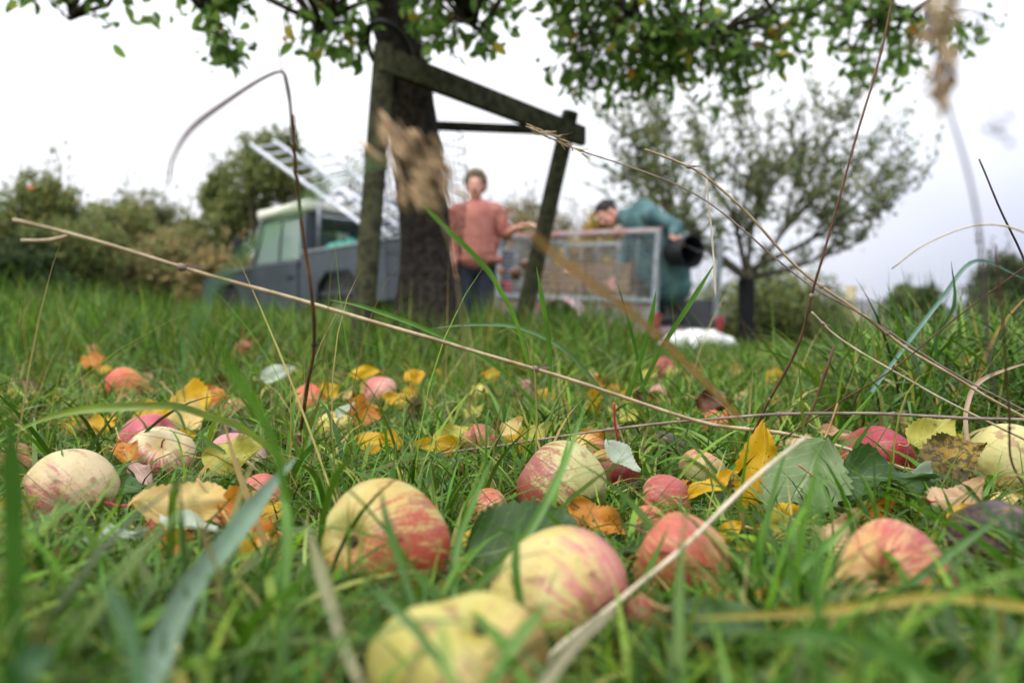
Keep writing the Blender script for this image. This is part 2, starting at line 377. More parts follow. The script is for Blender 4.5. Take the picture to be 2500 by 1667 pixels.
def apple_mat(k):
    if k in _am: return _am[k]
    c1, c2, bl, amt, stk, bd = SK[k]
    t = NT('apple_skin_' + k); c0 = t.co(); va = t.n('ShaderNodeVectorMath', operation='ADD'); oi = t.n('ShaderNodeObjectInfo'); t.l(c0, va.inputs[0]); sc3 = t.n('ShaderNodeVectorMath', operation='SCALE'); cb3 = t.n('ShaderNodeCombineXYZ'); [t.l(oi.outputs['Random'], cb3.inputs[q_]) for q_ in range(3)]; t.l(cb3.outputs[0], sc3.inputs[0]); sc3.inputs['Scale'].default_value = 37; t.l(sc3.outputs[0], va.inputs[1]); c = va.outputs[0]                  # object space is in fruit radii, world aligned blush via attribute below
    s = 0.60
    n1 = t.noise(1.6, c, 5); base = t.mix(t.ss(n1, .35, .65), lin(*c1, s), lin(*c2, s))
    at_ = t.n('ShaderNodeAttribute', attribute_name='blush').outputs['Fac']   # where the fruit ripened towards the light
    lg = t.n('ShaderNodeAttribute', attribute_name='streak').outputs['Vector']
    ns = t.noise(1.0, lg, 3, .6); nb = t.noise(3.6, c, 6, .7); nf = t.noise(24, c, 3, .6)
    v = t.math('ADD', at_, t.math('MULTIPLY', t.math('SUBTRACT', nb, .5), .8))
    v = t.math('ADD', v, t.math('MULTIPLY', t.math('SUBTRACT', ns, .5), 3.6 * stk))
    v = t.math('ADD', v, t.math('MULTIPLY', t.math('SUBTRACT', nf, .5), 1.7))
    f = t.math('MULTIPLY', t.ss(v, .40 - amt, 1.28 - amt), .95)
    col = t.mix(f, base, lin(*bl, s))
    # pale lenticels, russet flecks and a few bruises
    vo = t.n('ShaderNodeTexVoronoi'); vo.inputs['Scale'].default_value = 13; t.l(c, vo.inputs['Vector'])
    sp = t.math('MULTIPLY', t.math('LESS_THAN', vo.outputs['Distance'], .10), .45); col = t.mix(sp, col, lin(214, 190, 140))
    br = t.ss(t.noise(2.3, c, 2), .585, .66); col = t.mix(t.math('MULTIPLY', br, .65), col, lin(120, 76, 44))
    rs = t.ss(t.noise(9, c, 6, .7), .66, .76); col = t.mix(t.math('MULTIPLY', rs, .5), col, lin(150, 110, 66))
    ca = t.n('ShaderNodeAttribute', attribute_name='hollow').outputs['Fac']
    col = t.mix(t.math('MULTIPLY', ca, .75), col, lin(150, 132, 60))
    if k not in ('crimson', 'dark_red', 'rot'): col = t.mix(.08, col, lin(196, 160, 118))
    dn = t.ss(t.noise(4.5, c, 6, .75), .56, .72); col = t.mix(t.math('MULTIPLY', dn, .22), col, lin(168, 132, 84))
    t.l(col, t.b.inputs['Base Color'])
    t.b.inputs['Roughness'].default_value = 0.40 if k not in ('rot', 'dark', 'brown') else 0.3
    t.b.inputs['Specular IOR Level'].default_value = 0.42
    t.b.inputs['Subsurface Weight'].default_value = 0.08; t.b.inputs['Subsurface Radius'].default_value = (.4, .2, .1); t.b.inputs['Subsurface Scale'].default_value = .15
    t.bump(t.noise(7, c, 4), .10, .05); _am[k] = t.m; return t.m

# stalk end (+Z of fruit) direction by picture sense, for fruit whose attitude can be read
AXIS = {'large apple with': (.52, .80, -.22), 'pale green apple with red': (-.80, .45, .50), 'cream and pink': (.25, -.62, .62),
        'round cream': (-.75, .3, .4), 'cream apple with a pink': (-.75, .6, .25), 'knobbly': (-.25, .35, -.85), 'orange pink': (.6, .75, -.2),
        'bird pecked': (.75, .1, .35), 'deep crimson': (-.3, .5, .8), 'lemon yellow apple with': (-.5, .75, .3), 'bright orange': (.3, .7, .5), 'rotten purple': (.5, .7, .3)}
m_stalk = mat('apple_stalk', lin(92, 58, 40), lin(120, 84, 50), 60, .7)
m_stalk_red = mat('apple_stalk_red', lin(150, 50, 60), lin(110, 50, 44), 60, .6)
m_calyx = mat('dry_calyx', lin(60, 50, 34), lin(92, 82, 50), 80, .9)
def make_apple(i, a, p, rad):
    k, vx, vy, vr, lab, sq = a
    rs = np.random.default_rng(100 + i); nu, nv = (48, 34) if vr > 60 else (32, 22)
    ax = next((Vector(v) for q, v in AXIS.items() if lab.startswith(q)), None)
    if ax is None: ax = Vector((rs.choice([-1, 1]) * rs.uniform(.6, 1), rs.uniform(.1, .7), rs.normal() * .35))
    ax.normalize(); q = ax.to_track_quat('Z', 'Y').to_matrix() @ Matrix.Rotation(rs.uniform(0, 6.28), 3, 'Z')
    ph = np.linspace(0.0, math.pi, nv + 1); th = np.linspace(0, 2 * math.pi, nu, endpoint=False)
    P, T = np.meshgrid(ph, th, indexing='ij')
    knob = {'front': .12, 'rot': .05, 'dark': .12, 'brown': .12, 'speckle': .05}.get(k, .042)
    lob = 1 + knob * .55 * np.cos(5 * T + .6) * sstep(1.2, 2.9, P) + knob * np.sin(2 * T + rs.uniform(0, 6)) * .6 + knob * .9 * np.sin(3 * T + rs.uniform(0, 6)) * np.sin(P)
    # classic apple section: wider shoulder than base, a stalk hollow and a calyx hollow
    asp = rs.uniform(.86, .97)
    rr = np.sin(P) ** .88 * (1 + .10 * np.cos(P)); zz = asp * np.cos(P) - .30 * np.exp(-(P / .30) ** 2) + .24 * np.exp(-((math.pi - P) / .30) ** 2)
    X = rr * np.cos(T) * lob; Y = rr * np.sin(T) * lob; Z = zz * (1 + .04 * np.cos(T + rs.uniform(0, 6)))
    v = np.stack([X, Y, Z], -1).reshape(-1, 3)
    bump = np.array([mnoise.noise(Vector(x) * 1.4 + Vector((i * 3.1, 0, 0))) for x in v]); v = v * (1 + .05 * bump[:, None] + (.05 * bump[:, None] if k in ('front', 'rot') else 0))
    f = []
    ii = np.arange(nv)[:, None]; kk = np.arange(nu)[None]
    f = np.stack([ii * nu + kk, (ii + 1) * nu + kk, (ii + 1) * nu + (kk + 1) % nu, ii * nu + (kk + 1) % nu], -1).reshape(-1, 4)
    o = npmesh('apple', v, f, apple_mat(k)); me = o.data
    bm = bmesh.new(); bm.from_mesh(me); bmesh.ops.remove_doubles(bm, verts=bm.verts, dist=1e-4); bm.to_mesh(me); bm.free()
    nvv = len(me.vertices); vv = np.empty(nvv * 3, np.float32); me.vertices.foreach_get('co', vv); vv = vv.reshape(-1, 3)
    Q = np.array(q); wv = vv @ Q.T
    bd = np.array(SK[k][5], float); bd /= np.linalg.norm(bd)
    me.attributes.new('blush', 'FLOAT', 'POINT').data.foreach_set('value', (wv @ bd * .75).astype(np.float32))
    rxy = np.maximum(np.hypot(vv[:, 0], vv[:, 1]), .05)
    st = np.stack([vv[:, 0] / rxy * 9.5, vv[:, 1] / rxy * 9.5, vv[:, 2] * 1.5 + i], -1).astype(np.float32)
    me.attributes.new('streak', 'FLOAT_VECTOR', 'POINT').data.foreach_set('vector', st.ravel())
    hol = np.exp(-(np.arccos(np.clip(vv[:, 2] / np.maximum(np.linalg.norm(vv, axis=1), 1e-3), -1, 1)) / .42) ** 2)
    me.attributes.new('hollow', 'FLOAT', 'POINT').data.foreach_set('value', hol.astype(np.float32))
    for pl in me.polygons: pl.use_smooth = True
    tag(o, lab, 'apple', 'windfall apples lying in the grass')
    o.matrix_world = Matrix.Translation(p) @ Matrix.Diagonal((rad, rad, rad * sq, 1)) @ q.to_4x4()
    if vr > 30 and k not in ('dark', 'brown'):
        red = k in ('stem_up', 'dark_red'); L = rs.uniform(.02, .22)
        m = MB(); m.tube(spline([(0, 0, asp - .32), (.03, .02, asp - .05), (.12 * rs.normal(), .12 * rs.normal(), asp + L)], 5), [.026] * 8 + [.028, .032, .04], 7)
        m.build('stalk', m_stalk_red if red else m_stalk, o)
        m = MB()
        for j in range(5):
            an = j * 1.2566 + .3; d = Vector((math.cos(an), math.sin(an), 0)); s_ = Vector((-d.y, d.x, 0))
            b = Vector((0, 0, -asp + .24))
            m.add([b + s_ * .06, b - s_ * .06, b + d * .11 - Vector((0, 0, .05)), b + d * .07 - Vector((0, 0, .12))], [(0, 1, 2), (0, 2, 3), (1, 3, 2), (0, 3, 1)])
        m.ell((0, 0, -asp + .24), (.085, .085, .04), nu=8, nv=5); m.build('calyx', m_calyx, o)
    return o
APO = []
for i, (a, p, rad) in enumerate(_pl): APO.append((make_apple(i, a, p, rad), Vector(p), rad))
# ------------------------------------------------------------------ fallen leaves
LK = {  # base, second, vein, spot colour, spot threshold, translucency
 'yellow': ((244, 196, 24), (232, 176, 20), (242, 206, 90), (110, 70, 26), .66, .35),
 'orange': ((222, 152, 40), (204, 118, 32), (226, 160, 60), (90, 50, 26), .60, .3),
 'green':  ((66, 100, 40), (52, 84, 30), (110, 140, 74), (70, 66, 30), .70, .25),
 'under':  ((124, 148, 92), (112, 136, 80), (166, 182, 128), (90, 90, 50), .74, .25),
 'white':  ((204, 216, 192), (186, 202, 172), (220, 226, 204), (150, 150, 110), .72, .3),
 'cream':  ((250, 222, 140), (240, 202, 112), (246, 226, 170), (150, 100, 50), .66, .35),
 'tan':    ((226, 190, 140), (206, 160, 116), (236, 210, 170), (130, 80, 50), .64, .3),
 'pinktan': ((212, 176, 156), (190, 146, 126), (224, 196, 180), (120, 80, 66), .64, .3),
 'blotch': ((176, 140, 34), (140, 116, 30), (196, 160, 60), (44, 44, 20), .50, .25),
 'brown':  ((110, 66, 36), (76, 44, 26), (136, 90, 56), (40, 26, 18), .60, .2),
 'lime':   ((206, 200, 84), (186, 180, 70), (222, 216, 130), (110, 100, 40), .64, .35),
}
_lm = {}
def leaf_mat(k):
    if k in _lm: return _lm[k]
    a, b, ve, sp, th, tr = LK[k]; t = NT('leaf_' + k); s = .72
    uv = t.n('ShaderNodeUVMap').outputs[0]; sx = t.n('ShaderNodeSeparateXYZ'); t.l(uv, sx.inputs[0]); u, v = sx.outputs[0], sx.outputs[1]
    c = t.co(); oi = t.n('ShaderNodeObjectInfo').outputs['Random']
    off = t.n('ShaderNodeVectorMath', operation='ADD'); t.l(c, off.inputs[0]); cb = t.n('ShaderNodeCombineXYZ'); t.l(t.math('MULTIPLY', oi, 30.0), cb.inputs[0]); t.l(cb.outputs[0], off.inputs[1]); c = off.outputs[0]
    n = t.noise(55, c, 5); col = t.mix(t.ss(n, .35, .65), lin(*a, s), lin(*b, s))
    au = t.math('ABSOLUTE', u)
    w = t.math('FRACT', t.math('ADD', t.math('MULTIPLY', v, 7.5), t.math('MULTIPLY', au, -2.4)))
    side = t.math('LESS_THAN', t.math('ABSOLUTE', t.math('SUBTRACT', w, .5)), .055)
    mid = t.math('LESS_THAN', au, .035)
    vn = t.math('MAXIMUM', t.math('MULTIPLY', side, .55), mid)
    col = t.mix(t.math('MULTIPLY', vn, .8), col, lin(*ve, s))
    sn = t.noise(130, c, 4, .7); col = t.mix(t.math('MULTIPLY', t.ss(sn, th - .04, th + .03), .8), col, lin(*sp, s))
    bn = t.noise(22, c, 3); col = t.mix(t.math('MULTIPLY', t.ss(bn, th - .05, th + .08), .5), col, lin(*sp, s))
    t.l(col, t.b.inputs['Base Color']); t.b.inputs['Roughness'].default_value = .5; t.b.inputs['Specular IOR Level'].default_value = .35
    fine = t.noise(300, c, 4); h = t.math('ADD', vn, t.math('MULTIPLY', fine, .6)); t.bump(h, .35, .0008)
    t.trans(tr, col); _lm[k] = t.m; return t.m
def leaf_mesh(base, tip, width, roll, fold, curl, wave, seed, view=None):
    """leaf blade between two points of space; roll turns it about its axis from facing the viewer"""
    rs = np.random.default_rng(seed); base, tip = Vector(base), Vector(tip); L = (tip - base).length
    x = (tip - base).normalized(); tov = (view if view is not None else Vector((0, -.02, CZ + .05))) - (base + tip) / 2
    nn = (tov - x * tov.dot(x)).normalized(); n0 = nn; nn = Matrix.Rotation(roll, 3, x) @ n0
    if nn.z < (Matrix.Rotation(-roll, 3, x) @ n0).z: nn = Matrix.Rotation(-roll, 3, x) @ n0
    y = nn.cross(x)
    ntt, nu = 26, 8; vs = []; uvs = []
    for i in range(ntt + 1):
        t_ = i / ntt; ww = width * L * .5 * (math.sin(math.pi * min(1, t_ ** .82)) ** .75) * (1 - .25 * t_ * t_) if 0 < t_ < 1 else 0.0
        ww *= 1 + (.07 if i % 2 else -.05) * (1 if t_ > .08 else 0)
        for k in range(nu + 1):
            u = -1 + 2 * k / nu
            px = t_ * L; py = u * ww; pz = fold * abs(u) * ww
            pz += wave * L * .15 * math.sin(t_ * 9 + seed + (1.5 if u > 0 else 0)) * abs(u) ** 1.5
            pz += curl * L * ((t_ - .5) ** 2 - .25)
            vs.append(base + x * px + y * py + nn * pz + Vector(mnoise.noise_vector(Vector((t_ * 2.4, u * 1.3, seed)))) * L * .085); uvs.append((u, t_))
    fs = [(i * (nu + 1) + k, (i + 1) * (nu + 1) + k, (i + 1) * (nu + 1) + k + 1, i * (nu + 1) + k + 1) for i in range(ntt) for k in range(nu)]
    return vs, fs, uvs, base, x, nn, L
def make_leaf(kind, base, tip, width, roll, fold, curl, wave, seed, label, group=None, petiole=True, pcol=None):
    vs, fs, uvs, b, x, nn, L = leaf_mesh(base, tip, width, roll, fold, curl, wave, seed)
    org = Vector(b); me = bpy.data.meshes.new('fallen_leaf'); me.from_pydata([tuple(v - org) for v in vs], [], fs); me.update()
    ul = me.uv_layers.new(name='UVMap')
    for lp in me.loops: ul.data[lp.index].uv = uvs[lp.vertex_index]
    for p in me.polygons: p.use_smooth = True
    me.materials.append(leaf_mat(kind)); o = bpy.data.objects.new('fallen_leaf', me); COL.objects.link(o); o.location = org
    tag(o, label, 'leaf', group)
    if petiole:
        m = MB(); q = -x * L * .12 + nn * L * .03; q2 = -x * L * .3 + nn * L * .12 + Vector((0, 0, L * .05))
        m.tube(spline([(0, 0, 0), q, q2], 4), [.0009] * 9, 6); m.build('petiole', pcol or mat('petiole', lin(176, 150, 90), lin(150, 96, 60), 80, .6), o)
    return o
RED = mat('red_petiole', lin(186, 50, 66), lin(150, 40, 50), 80, .5)
KEEP = []                                   # things the grass must leave in view: (x, y, z, radius)
# kind, base (vx, vy, depth), tip (vx, vy, depth), width, roll deg, fold, curl, wave, label, red petiole
LEAVES = [
 ('yellow', 1738, 1195, .72, 1752, 968, .725, .54, 10, .10, .10, .3, 'bright yellow leaf standing upright on its stalk end, in sharp focus', 0),
 ('under', 1893, 1008, .705, 1790, 1205, .67, .80, 8, .06, .12, .4, 'grey green leaf showing its veined underside beside the upright yellow leaf', 0),
 ('green', 1900, 1100, .69, 2140, 1108, .68, .55, 40, .3, -.2, .9, 'dark green curled leaf below the bird pecked crimson apple', 0),
 ('white', 1905, 1098, .705, 2140, 1094, .69, .10, 50, .2, -.1, .9, 'pale turned up underside along the curled dark green leaf', 0),
 ('green', 1075, 1278, .50, 1325, 1208, .49, .86, 6, .10, .25, .3, 'broad dark green leaf leaning over the cream apple', 0),
 ('green', 80, 1090, .70, 235, 1052, .72, .50, 40, .15, .3, .3, 'dark green leaf behind the striped cream apple', 0),
 ('green', 160, 1090, .69, 330, 1125, .67, .48, 20, .2, .3, .4, 'second dark green leaf curling round the striped cream apple', 0),
 ('cream', 302, 1160, .55, 548, 1138, .57, .52, 12, -.10, .55, .2, 'large pale yellow leaf with curved veins draped over an apple', 1),
 ('white', 372, 1185, .52, 500, 1215, .51, .34, 46, .25, .2, .5, 'small whitish leaf below the large pale yellow leaf', 0),
 ('white', 190, 1235, .52, 335, 1215, .51, .26, 30, .25, .1, .6, 'narrow whitish leaf lying below the striped apple', 0),
 ('orange', 500, 1150, .57, 640, 1235, .54, .42, 20, .2, .4, 1.6, 'crumpled orange leaf with brown spots under the blue green blade', 0),
 ('orange', 390, 1225, .53, 440, 1285, .51, .7, 10, .2, .2, .6, 'small orange leaf low on the left among the near grass', 0),
 ('orange', 540, 1215, .54, 640, 1290, .52, .7, 30, .2, .3, .8, 'ragged orange leaf resting on the yellow and red apple', 0),
 ('blotch', 2120, 1075, .73, 2265, 1010, .74, .70, 20, .1, .2, .5, 'olive and amber blotched leaf beside the yellow green apple', 0),
 ('lime', 2090, 1020, .80, 2195, 960, .82, .60, 10, .1, .2, .4, 'dull lime spotted leaf standing behind the blotched leaf', 0),
 ('tan', 2150, 1150, .62, 2260, 1105, .64, .66, 30, -.1, .5, .5, 'cream tan leaf with a crimson stalk by the right edge', 1),
 ('pinktan', 2320, 1290, .53, 2160, 1300, .51, .40, 30, .3, .4, .8, 'pinkish tan leaf lying against the speckled apple', 0),
 ('yellow', 1580, 1140, .68, 1690, 1080, .69, .34, 40, .3, .2, .6, 'rolled yellow leaf beside the small green apple', 0),
 ('orange', 1310, 1160, .62, 1445, 1225, .60, .62, 20, .25, .2, .9, 'amber crumpled leaf under the calyx of the pale green apple', 0),
 ('blotch', 1310, 1230, .56, 1385, 1295, .545, .8, 10, .2, .3, .5, 'yellow leaf with black blotches behind the cream apple', 0),
 ('yellow', 1050, 1290, .55, 1110, 1200, .56, .55, 40, .2, .2, .3, 'yellow leaf slipping behind the broad dark green leaf', 0),
 ('lime', 1745, 1215, .60, 1860, 1200, .60, .60, 14, .2, .2, 1.4, 'ragged lemon leaf below the veined grey green leaf', 0),
 ('tan', 1880, 1290, .55, 1970, 1180, .56, .70, 10, .3, .2, 1.8, 'crinkled mouldy tan leaf left of the speckled apple', 0),
 ('yellow', 2190, 1215, .60, 2240, 1160, .61, .8, 10, .1, .2, .6, 'little yellow leaf above the rotten apple', 0),
 ('blotch', 2230, 1190, .62, 2320, 1160, .62, .55, 30, .2, .2, .4, 'spotted olive leaf lying above the rotten apple', 0),
 ('cream', 2260, 1155, .66, 2352, 1140, .66, .5, 45, .2, .2, .4, 'cream leaf on edge below the yellow green apple', 0),
 ('white', 1395, 1015, .76, 1470, 1075, .74, .60, 30, .1, .4, .3, 'pale leaf behind the crimson apple with an upright red stalk', 0),
 ('green', 1540, 1400, .36, 1760, 1420, .33, .50, 25, .15, .25, .3, 'blurred dark green leaf in the near grass on the right', 0),
 ('lime', 1200, 1010, .95, 1265, 975, .97, .6, 20, .2, .2, .8, 'pale lemon leaf right of the lone rosy apple', 0),
 ('cream', 1150, 1000, .95, 1200, 965, .98, .55, 10, .3, .2, .8, 'torn cream leaf right beside the lone rosy apple', 0),
 ('yellow', 815, 1010, 1.0, 905, 1020, .98, .5, 20, .2, .3, .6, 'yellow leaf lying right of the lemon apple', 0),
 ('lime', 470, 1050, .78, 600, 1030, .76, .62, 20, .15, .3, .5, 'yellow green leaf lying on the pale pink apple', 0),
 ('pinktan', 300, 1060, .78, 345, 1115, .76, .62, 10, .2, .2, 1.0, 'mottled pinkish leaf hanging below the apple with the red stalk', 0),
 ('orange', 275, 1010, .88, 300, 1060, .85, .7, 10, .2, .2, .8, 'amber leaf tucked beside the deep pink apple', 0),
 ('yellow', 400, 905, 1.30, 480, 950, 1.25, .7, 10, .2, .2, .7, 'pale yellow leaf upright in the heap behind the left apples', 0),
 ('cream', 410, 930, 1.22, 460, 990, 1.18, .7, 10, .2, .2, .7, 'cream leaf leaning in the heap behind the left apples', 0),
 ('orange', 460, 895, 1.35, 525, 915, 1.33, .6, 20, .2, .2, .7, 'amber leaf at the right end of the left leaf heap', 0),
 ('yellow', 320, 935, 1.25, 395, 965, 1.2, .6, 20, .2, .2, .6, 'yellow leaf just right of the orange red apple', 0),
 ('yellow', 805, 858, 1.75, 880, 852, 1.75, .4, 10, .2, .2, .6, 'golden leaf lying flat beyond the bent brown stalk', 0),
 ('orange', 800, 950, 1.15, 880, 935, 1.2, .7, 10, .2, .2, .9, 'orange leaf by the pale pink apple in the middle', 0),
 ('yellow', 740, 900, 1.35, 780, 890, 1.4, .7, 10, .2, .2, .6, 'golden leaf behind the orange apple near the stalk', 0),
 ('white', 770, 955, 1.15, 815, 925, 1.15, .5, 30, .3, .2, .4, 'whitish leaf turned up beside the lemon apple', 0),
 ('white', 600, 870, 1.5, 675, 840, 1.5, .5, 20, .2, .2, .5, 'pale green leaf lying far behind the blurred blade', 0),
 ('orange', 210, 815, 1.9, 225, 850, 1.85, .7, 0, .2, .2, .7, 'amber leaf standing above the orange red apple', 0),
 ('yellow', 930, 875, 1.5, 975, 850, 1.55, .45, 10, .2, .2, .7, 'narrow yellow leaf between far grass blades in the middle', 0),
 ('yellow', 2040, 850, 1.3, 2060, 828, 1.3, .8, 0, .2, .2, .5, 'small yellow leaf caught in the tall grass on the right', 0),
 ('orange', 2185, 835, 1.25, 2235, 820, 1.25, .6, 10, .2, .2, .7, 'orange leaf caught in the tall grass at the right edge', 0),
 ('brown', 1600, 915, 1.1, 1680, 930, 1.1, .7, 20, .2, .2, 1.2, 'dark brown crumpled leaf above the orange apple', 0),
 ('tan', 1880, 985, .95, 1960, 1000, .93, .4, 30, .2, .2, .8, 'tan leaf flat under the dry stalks', 0),
 ('yellow', 740, 1490, .36, 800, 1455, .36, .6, 20, .2, .2, .6, 'blurred yellow leaf left of the nearest apple', 0),
 ('orange', 770, 1440, .42, 860, 1400, .42, .55, 40, .2, .2, .8, 'dark amber leaf below the large streaked apple', 0),
 ('orange', 2290, 1470, .38, 2352, 1440, .38, .6, 20, .2, .2, .7, 'blurred orange leaf in the lower right corner', 0),
 ('yellow', 1650, 1240, .58, 1700, 1195, .58, .7, 10, .2, .2, .8, 'small golden leaf at the foot of the upright yellow leaf', 0),
 ('yellow', 1690, 1260, .57, 1740, 1245, .57, .7, 10, .2, .2, .8, 'crumpled golden leaf right of the coral pink apple', 0),
]
for i, (k, bx, by, bd, tx, ty, td, w, roll, fold, curl, wave, lab, red) in enumerate(LEAVES):
    b, t = av(bx, by, bd), av(tx, ty, td)
    for q in (b, t):
        g = tz(q.x, q.y)
        if q.z < g + .004: q.z = g + .004
    make_leaf(k, b, t, w, R(roll), fold, curl, wave, i + 1, lab, 'fallen leaves among the apples', pcol=RED if red else None)
    KEEP.append(((b + t) / 2, (t - b).length * .42))
# the upright red stalk of the pale leaf
_o = [o for o in COL.objects if o.get('label', '').startswith('pale leaf behind the crimson')][0]
for c in list(_o.children): bpy.data.objects.remove(c)
m = MB(); m.tube([v - _o.location for v in spline([av(1420, 1012, .755), av(1412, 970, .75), av(1411, 925, .745)], 5)], .0011, 6); m.build('petiole', RED, _o)
# further windfall leaves, too alike to tell apart
kinds = ['yellow', 'orange', 'lime', 'cream', 'brown', 'tan', 'blotch', 'yellow']
names = {'yellow': 'golden', 'orange': 'amber', 'lime': 'lemon green', 'cream': 'cream', 'brown': 'dark brown', 'tan': 'tan', 'blotch': 'blotched olive'}
rs = np.random.default_rng(5)
for i in range(240):
    y = .42 + 3.4 * rs.random() ** 1.3; x = (rs.random() * 1.3 - .65) * (y + .1)
    k = kinds[rs.integers(len(kinds))] if y > .95 else ['brown', 'yellow', 'orange', 'blotch', 'tan', 'lime', 'yellow'][rs.integers(7)]
    z = tz(x, y) + rs.uniform(.008, .02) + (.02 if y > .9 else 0) + (.02 if y > 2 else 0)
    an = rs.uniform(0, 6.28); L = rs.uniform(.035, .065); d = Vector((math.cos(an), math.sin(an), rs.normal() * .35)).normalized()
    make_leaf(k, Vector((x, y, z)), Vector((x, y, z)) + d * L, rs.uniform(.5, .75), R(rs.uniform(-50, 50)), rs.uniform(0, .3), rs.uniform(0, .5), rs.uniform(.3, 1.2), 300 + i,
              'small %s leaf scattered in the grass %s' % (names[k], 'well beyond the apples' if y > 1.3 else 'between the apples'), 'small %s leaves %s' % (names[k], 'far' if y > 1.3 else 'near'), petiole=False)
    if y > .55: KEEP.append((Vector((x, y, z)), L * .4))

# ------------------------------------------------------------------ dry stalks and single blades of grass
def stalk_mat(k):
    c = {'straw': ((196, 176, 138), (156, 130, 96)), 'brown': ((128, 92, 62), (92, 62, 44)), 'grey': ((150, 130, 116), (112, 92, 82)), 'pale': ((206, 194, 166), (170, 156, 124)),
         'purple': ((150, 130, 140), (120, 100, 112)), 'dark': ((84, 74, 80), (64, 56, 60)), 'red': ((112, 72, 50), (80, 52, 40))}[k]
    return mat('stalk_' + k, lin(*c[0]), lin(*c[1]), 45, .65, stretch=None, bump=.2)
def stalk(pts, rad, k, label, nodes=(), name='dry_stalk', cat='grass stalk', sheath=None, group='dry grass stalks'):
    P = spline([av(*p) if not isinstance(p, Vector) else p for p in pts], 8); n = len(P); org = P[-1].copy(); P = [p - org for p in P]
    P = [p + Vector(mnoise.noise_vector(p * 14 + Vector((rad * 9000, 0, 0)))) * .0016 for p in P]
    m = MB(); rr = [rad * (1.0 - .35 * (1 - i / n)) for i in range(n)]; m.tube(P, rr, 7, jitter=.08)
    o = m.build(name, stalk_mat(k), loc=org); tag(o, label, cat, group)
    for i in nodes:
        j = min(n - 2, max(1, int(i * n))); q = MB(); d = (P[j + 1] - P[j]).normalized()
        q.ell(P[j], (rad * 1.5, rad * 1.5, rad * 1.9), d.to_track_quat('Z', 'Y').to_matrix(), 8, 6)
        q.add([P[j] + Vector((0, 0, rad)), P[j] + d * rad * 8 + Vector((rad * 2.5, 0, rad * 3)), P[j] + d * rad * 2], [(0, 1, 2)])
        q.build('node', stalk_mat('grey' if k != 'brown' else 'dark'), o)
    return o
def ears(o, pts, n, ln, rad, k, spread=.5, name='seed_head', seed=0, droop=0.0):
    rs = np.random.default_rng(seed); P = spline([av(*p) for p in pts], 10); m = MB()
    for i in range(n):
        p = P[rs.integers(len(P))]; j = min(len(P) - 2, P.index(p)); d = (P[j + 1] - P[j]).normalized()
        v = (d + Vector(rs.normal(size=3)) * spread + Vector((0, 0, -droop))).normalized(); q = v.to_track_quat('Z', 'Y').to_matrix(); l = ln * rs.uniform(.6, 1.2)
        m.ell(p - o.location + v * l * .6 + Vector(rs.normal(size=3)) * rad * 1.5, (rad, rad * .6, l * .5), q, 6, 5)
        if rs.random() < .6: m.tube([p - o.location + v * l, p - o.location + v * l * 2.0], [rad * .18, rad * .06], 4)
    m.build(name, stalk_mat(k), o)
stalk([(30, 505, .50), (160, 538, .53), (450, 622, .58), (716, 697, .62), (1170, 830, .68), (1600, 965, .74), (1850, 1003, .77), (2120, 1090, .79)], .0019, 'straw', 'longest straw coloured stalk slanting from upper left across the whole meadow', (.27, .58))
stalk([(48, 550, .52), (110, 550, .53), (165, 540, .535)], .0014, 'straw', 'short side straw forking off the tip of the longest stalk')
o = stalk([(672, 262, .46), (678, 380, .50), (700, 560, .54), (717, 690, .56), (721, 790, .60), (706, 880, .66), (692, 985, .72)], .0017, 'brown', 'upright brown stalk whose dead leaf folds over at the top', (.66,))
stalk([(612, -20, .40), (640, 120, .42), (668, 290, .47)], .0005, 'purple', 'hair thin stalk rising out of frame beside the folded brown leaf')
o = stalk([(1205, 290, .62), (1330, 345, .63), (1600, 450, .65), (1850, 648, .68), (1975, 718, .70), (2180, 850, .74), (2400, 965, .78)], .0009, 'grey', 'thin stalk with a slim seed ear across the leaning post, falling to the right', (.66,))
ears(o, [(1205, 289, .62), (1260, 310, .62), (1335, 347, .63)], 40, .008, .0007, 'straw', .25, seed=3)
o = stalk([(1480, 345, .64), (1560, 375, .65), (1622, 405, .66), (1720, 490, .67), (1840, 622, .69), (1965, 712, .70), (2130, 830, .73), (2400, 985, .78)], .0014, 'straw', 'bent straw stalk kinked before the orchard tree, falling to the right edge', (.20, .62, .78))
stalk([(1624, 408, .66), (1634, 530, .66), (1645, 685, .66)], .0009, 'pale', 'pale dead blade hanging straight down from the kinked straw')
stalk([(2062, -40, .62), (1990, 240, .63), (1912, 515, .65), (1868, 660, .67), (1826, 810, .70), (1755, 945, .74), (1725, 1010, .76)], .0013, 'red', 'tall reddish brown stalk leaning right out of the top of the frame', (.52, .78))
stalk([(2250, 365, .80), (2300, 480, .80), (2352, 600, .82), (2420, 760, .84)], .0013, 'dark', 'dark stalk with a cut tip near the right edge against the sky')
stalk([(970, 1048, .86), (1250, 1008, .80), (1480, 975, .76), (1700, 958, .74), (1880, 950, .73), (2120, 955, .73), (2420, 968, .74)], .0015, 'grey', 'dry grey stalk lying almost level above the upright yellow leaf', (.28, .58, .78))
stalk([(1862, 718, .74), (1920, 772, .75), (2050, 850, .75), (2200, 935, .76), (2420, 1040, .78)], .0012, 'pale', 'pale straw sloping down to the right below the kinked straw', (.15,))
stalk([(2400, 580, .60), (2200, 725, .64), (2050, 850, .68), (1930, 920, .72), (1800, 1010, .76)], .0008, 'red', 'thin reddish stalk rising to the right edge')
stalk([(1917, 797, .76), (1900, 850, .76), (1870, 930, .77), (1838, 990, .78)], .0018, 'red', 'short broken brown stub of a stalk beside the tall reddish one')
stalk([(1850, 1005, .46), (1720, 1110, .44), (1570, 1260, .41), (1440, 1365, .39), (1290, 1480, .36), (1230, 1560, .35)], .0016, 'pale', 'wide blurred pale straw in front of the coral pink apple')
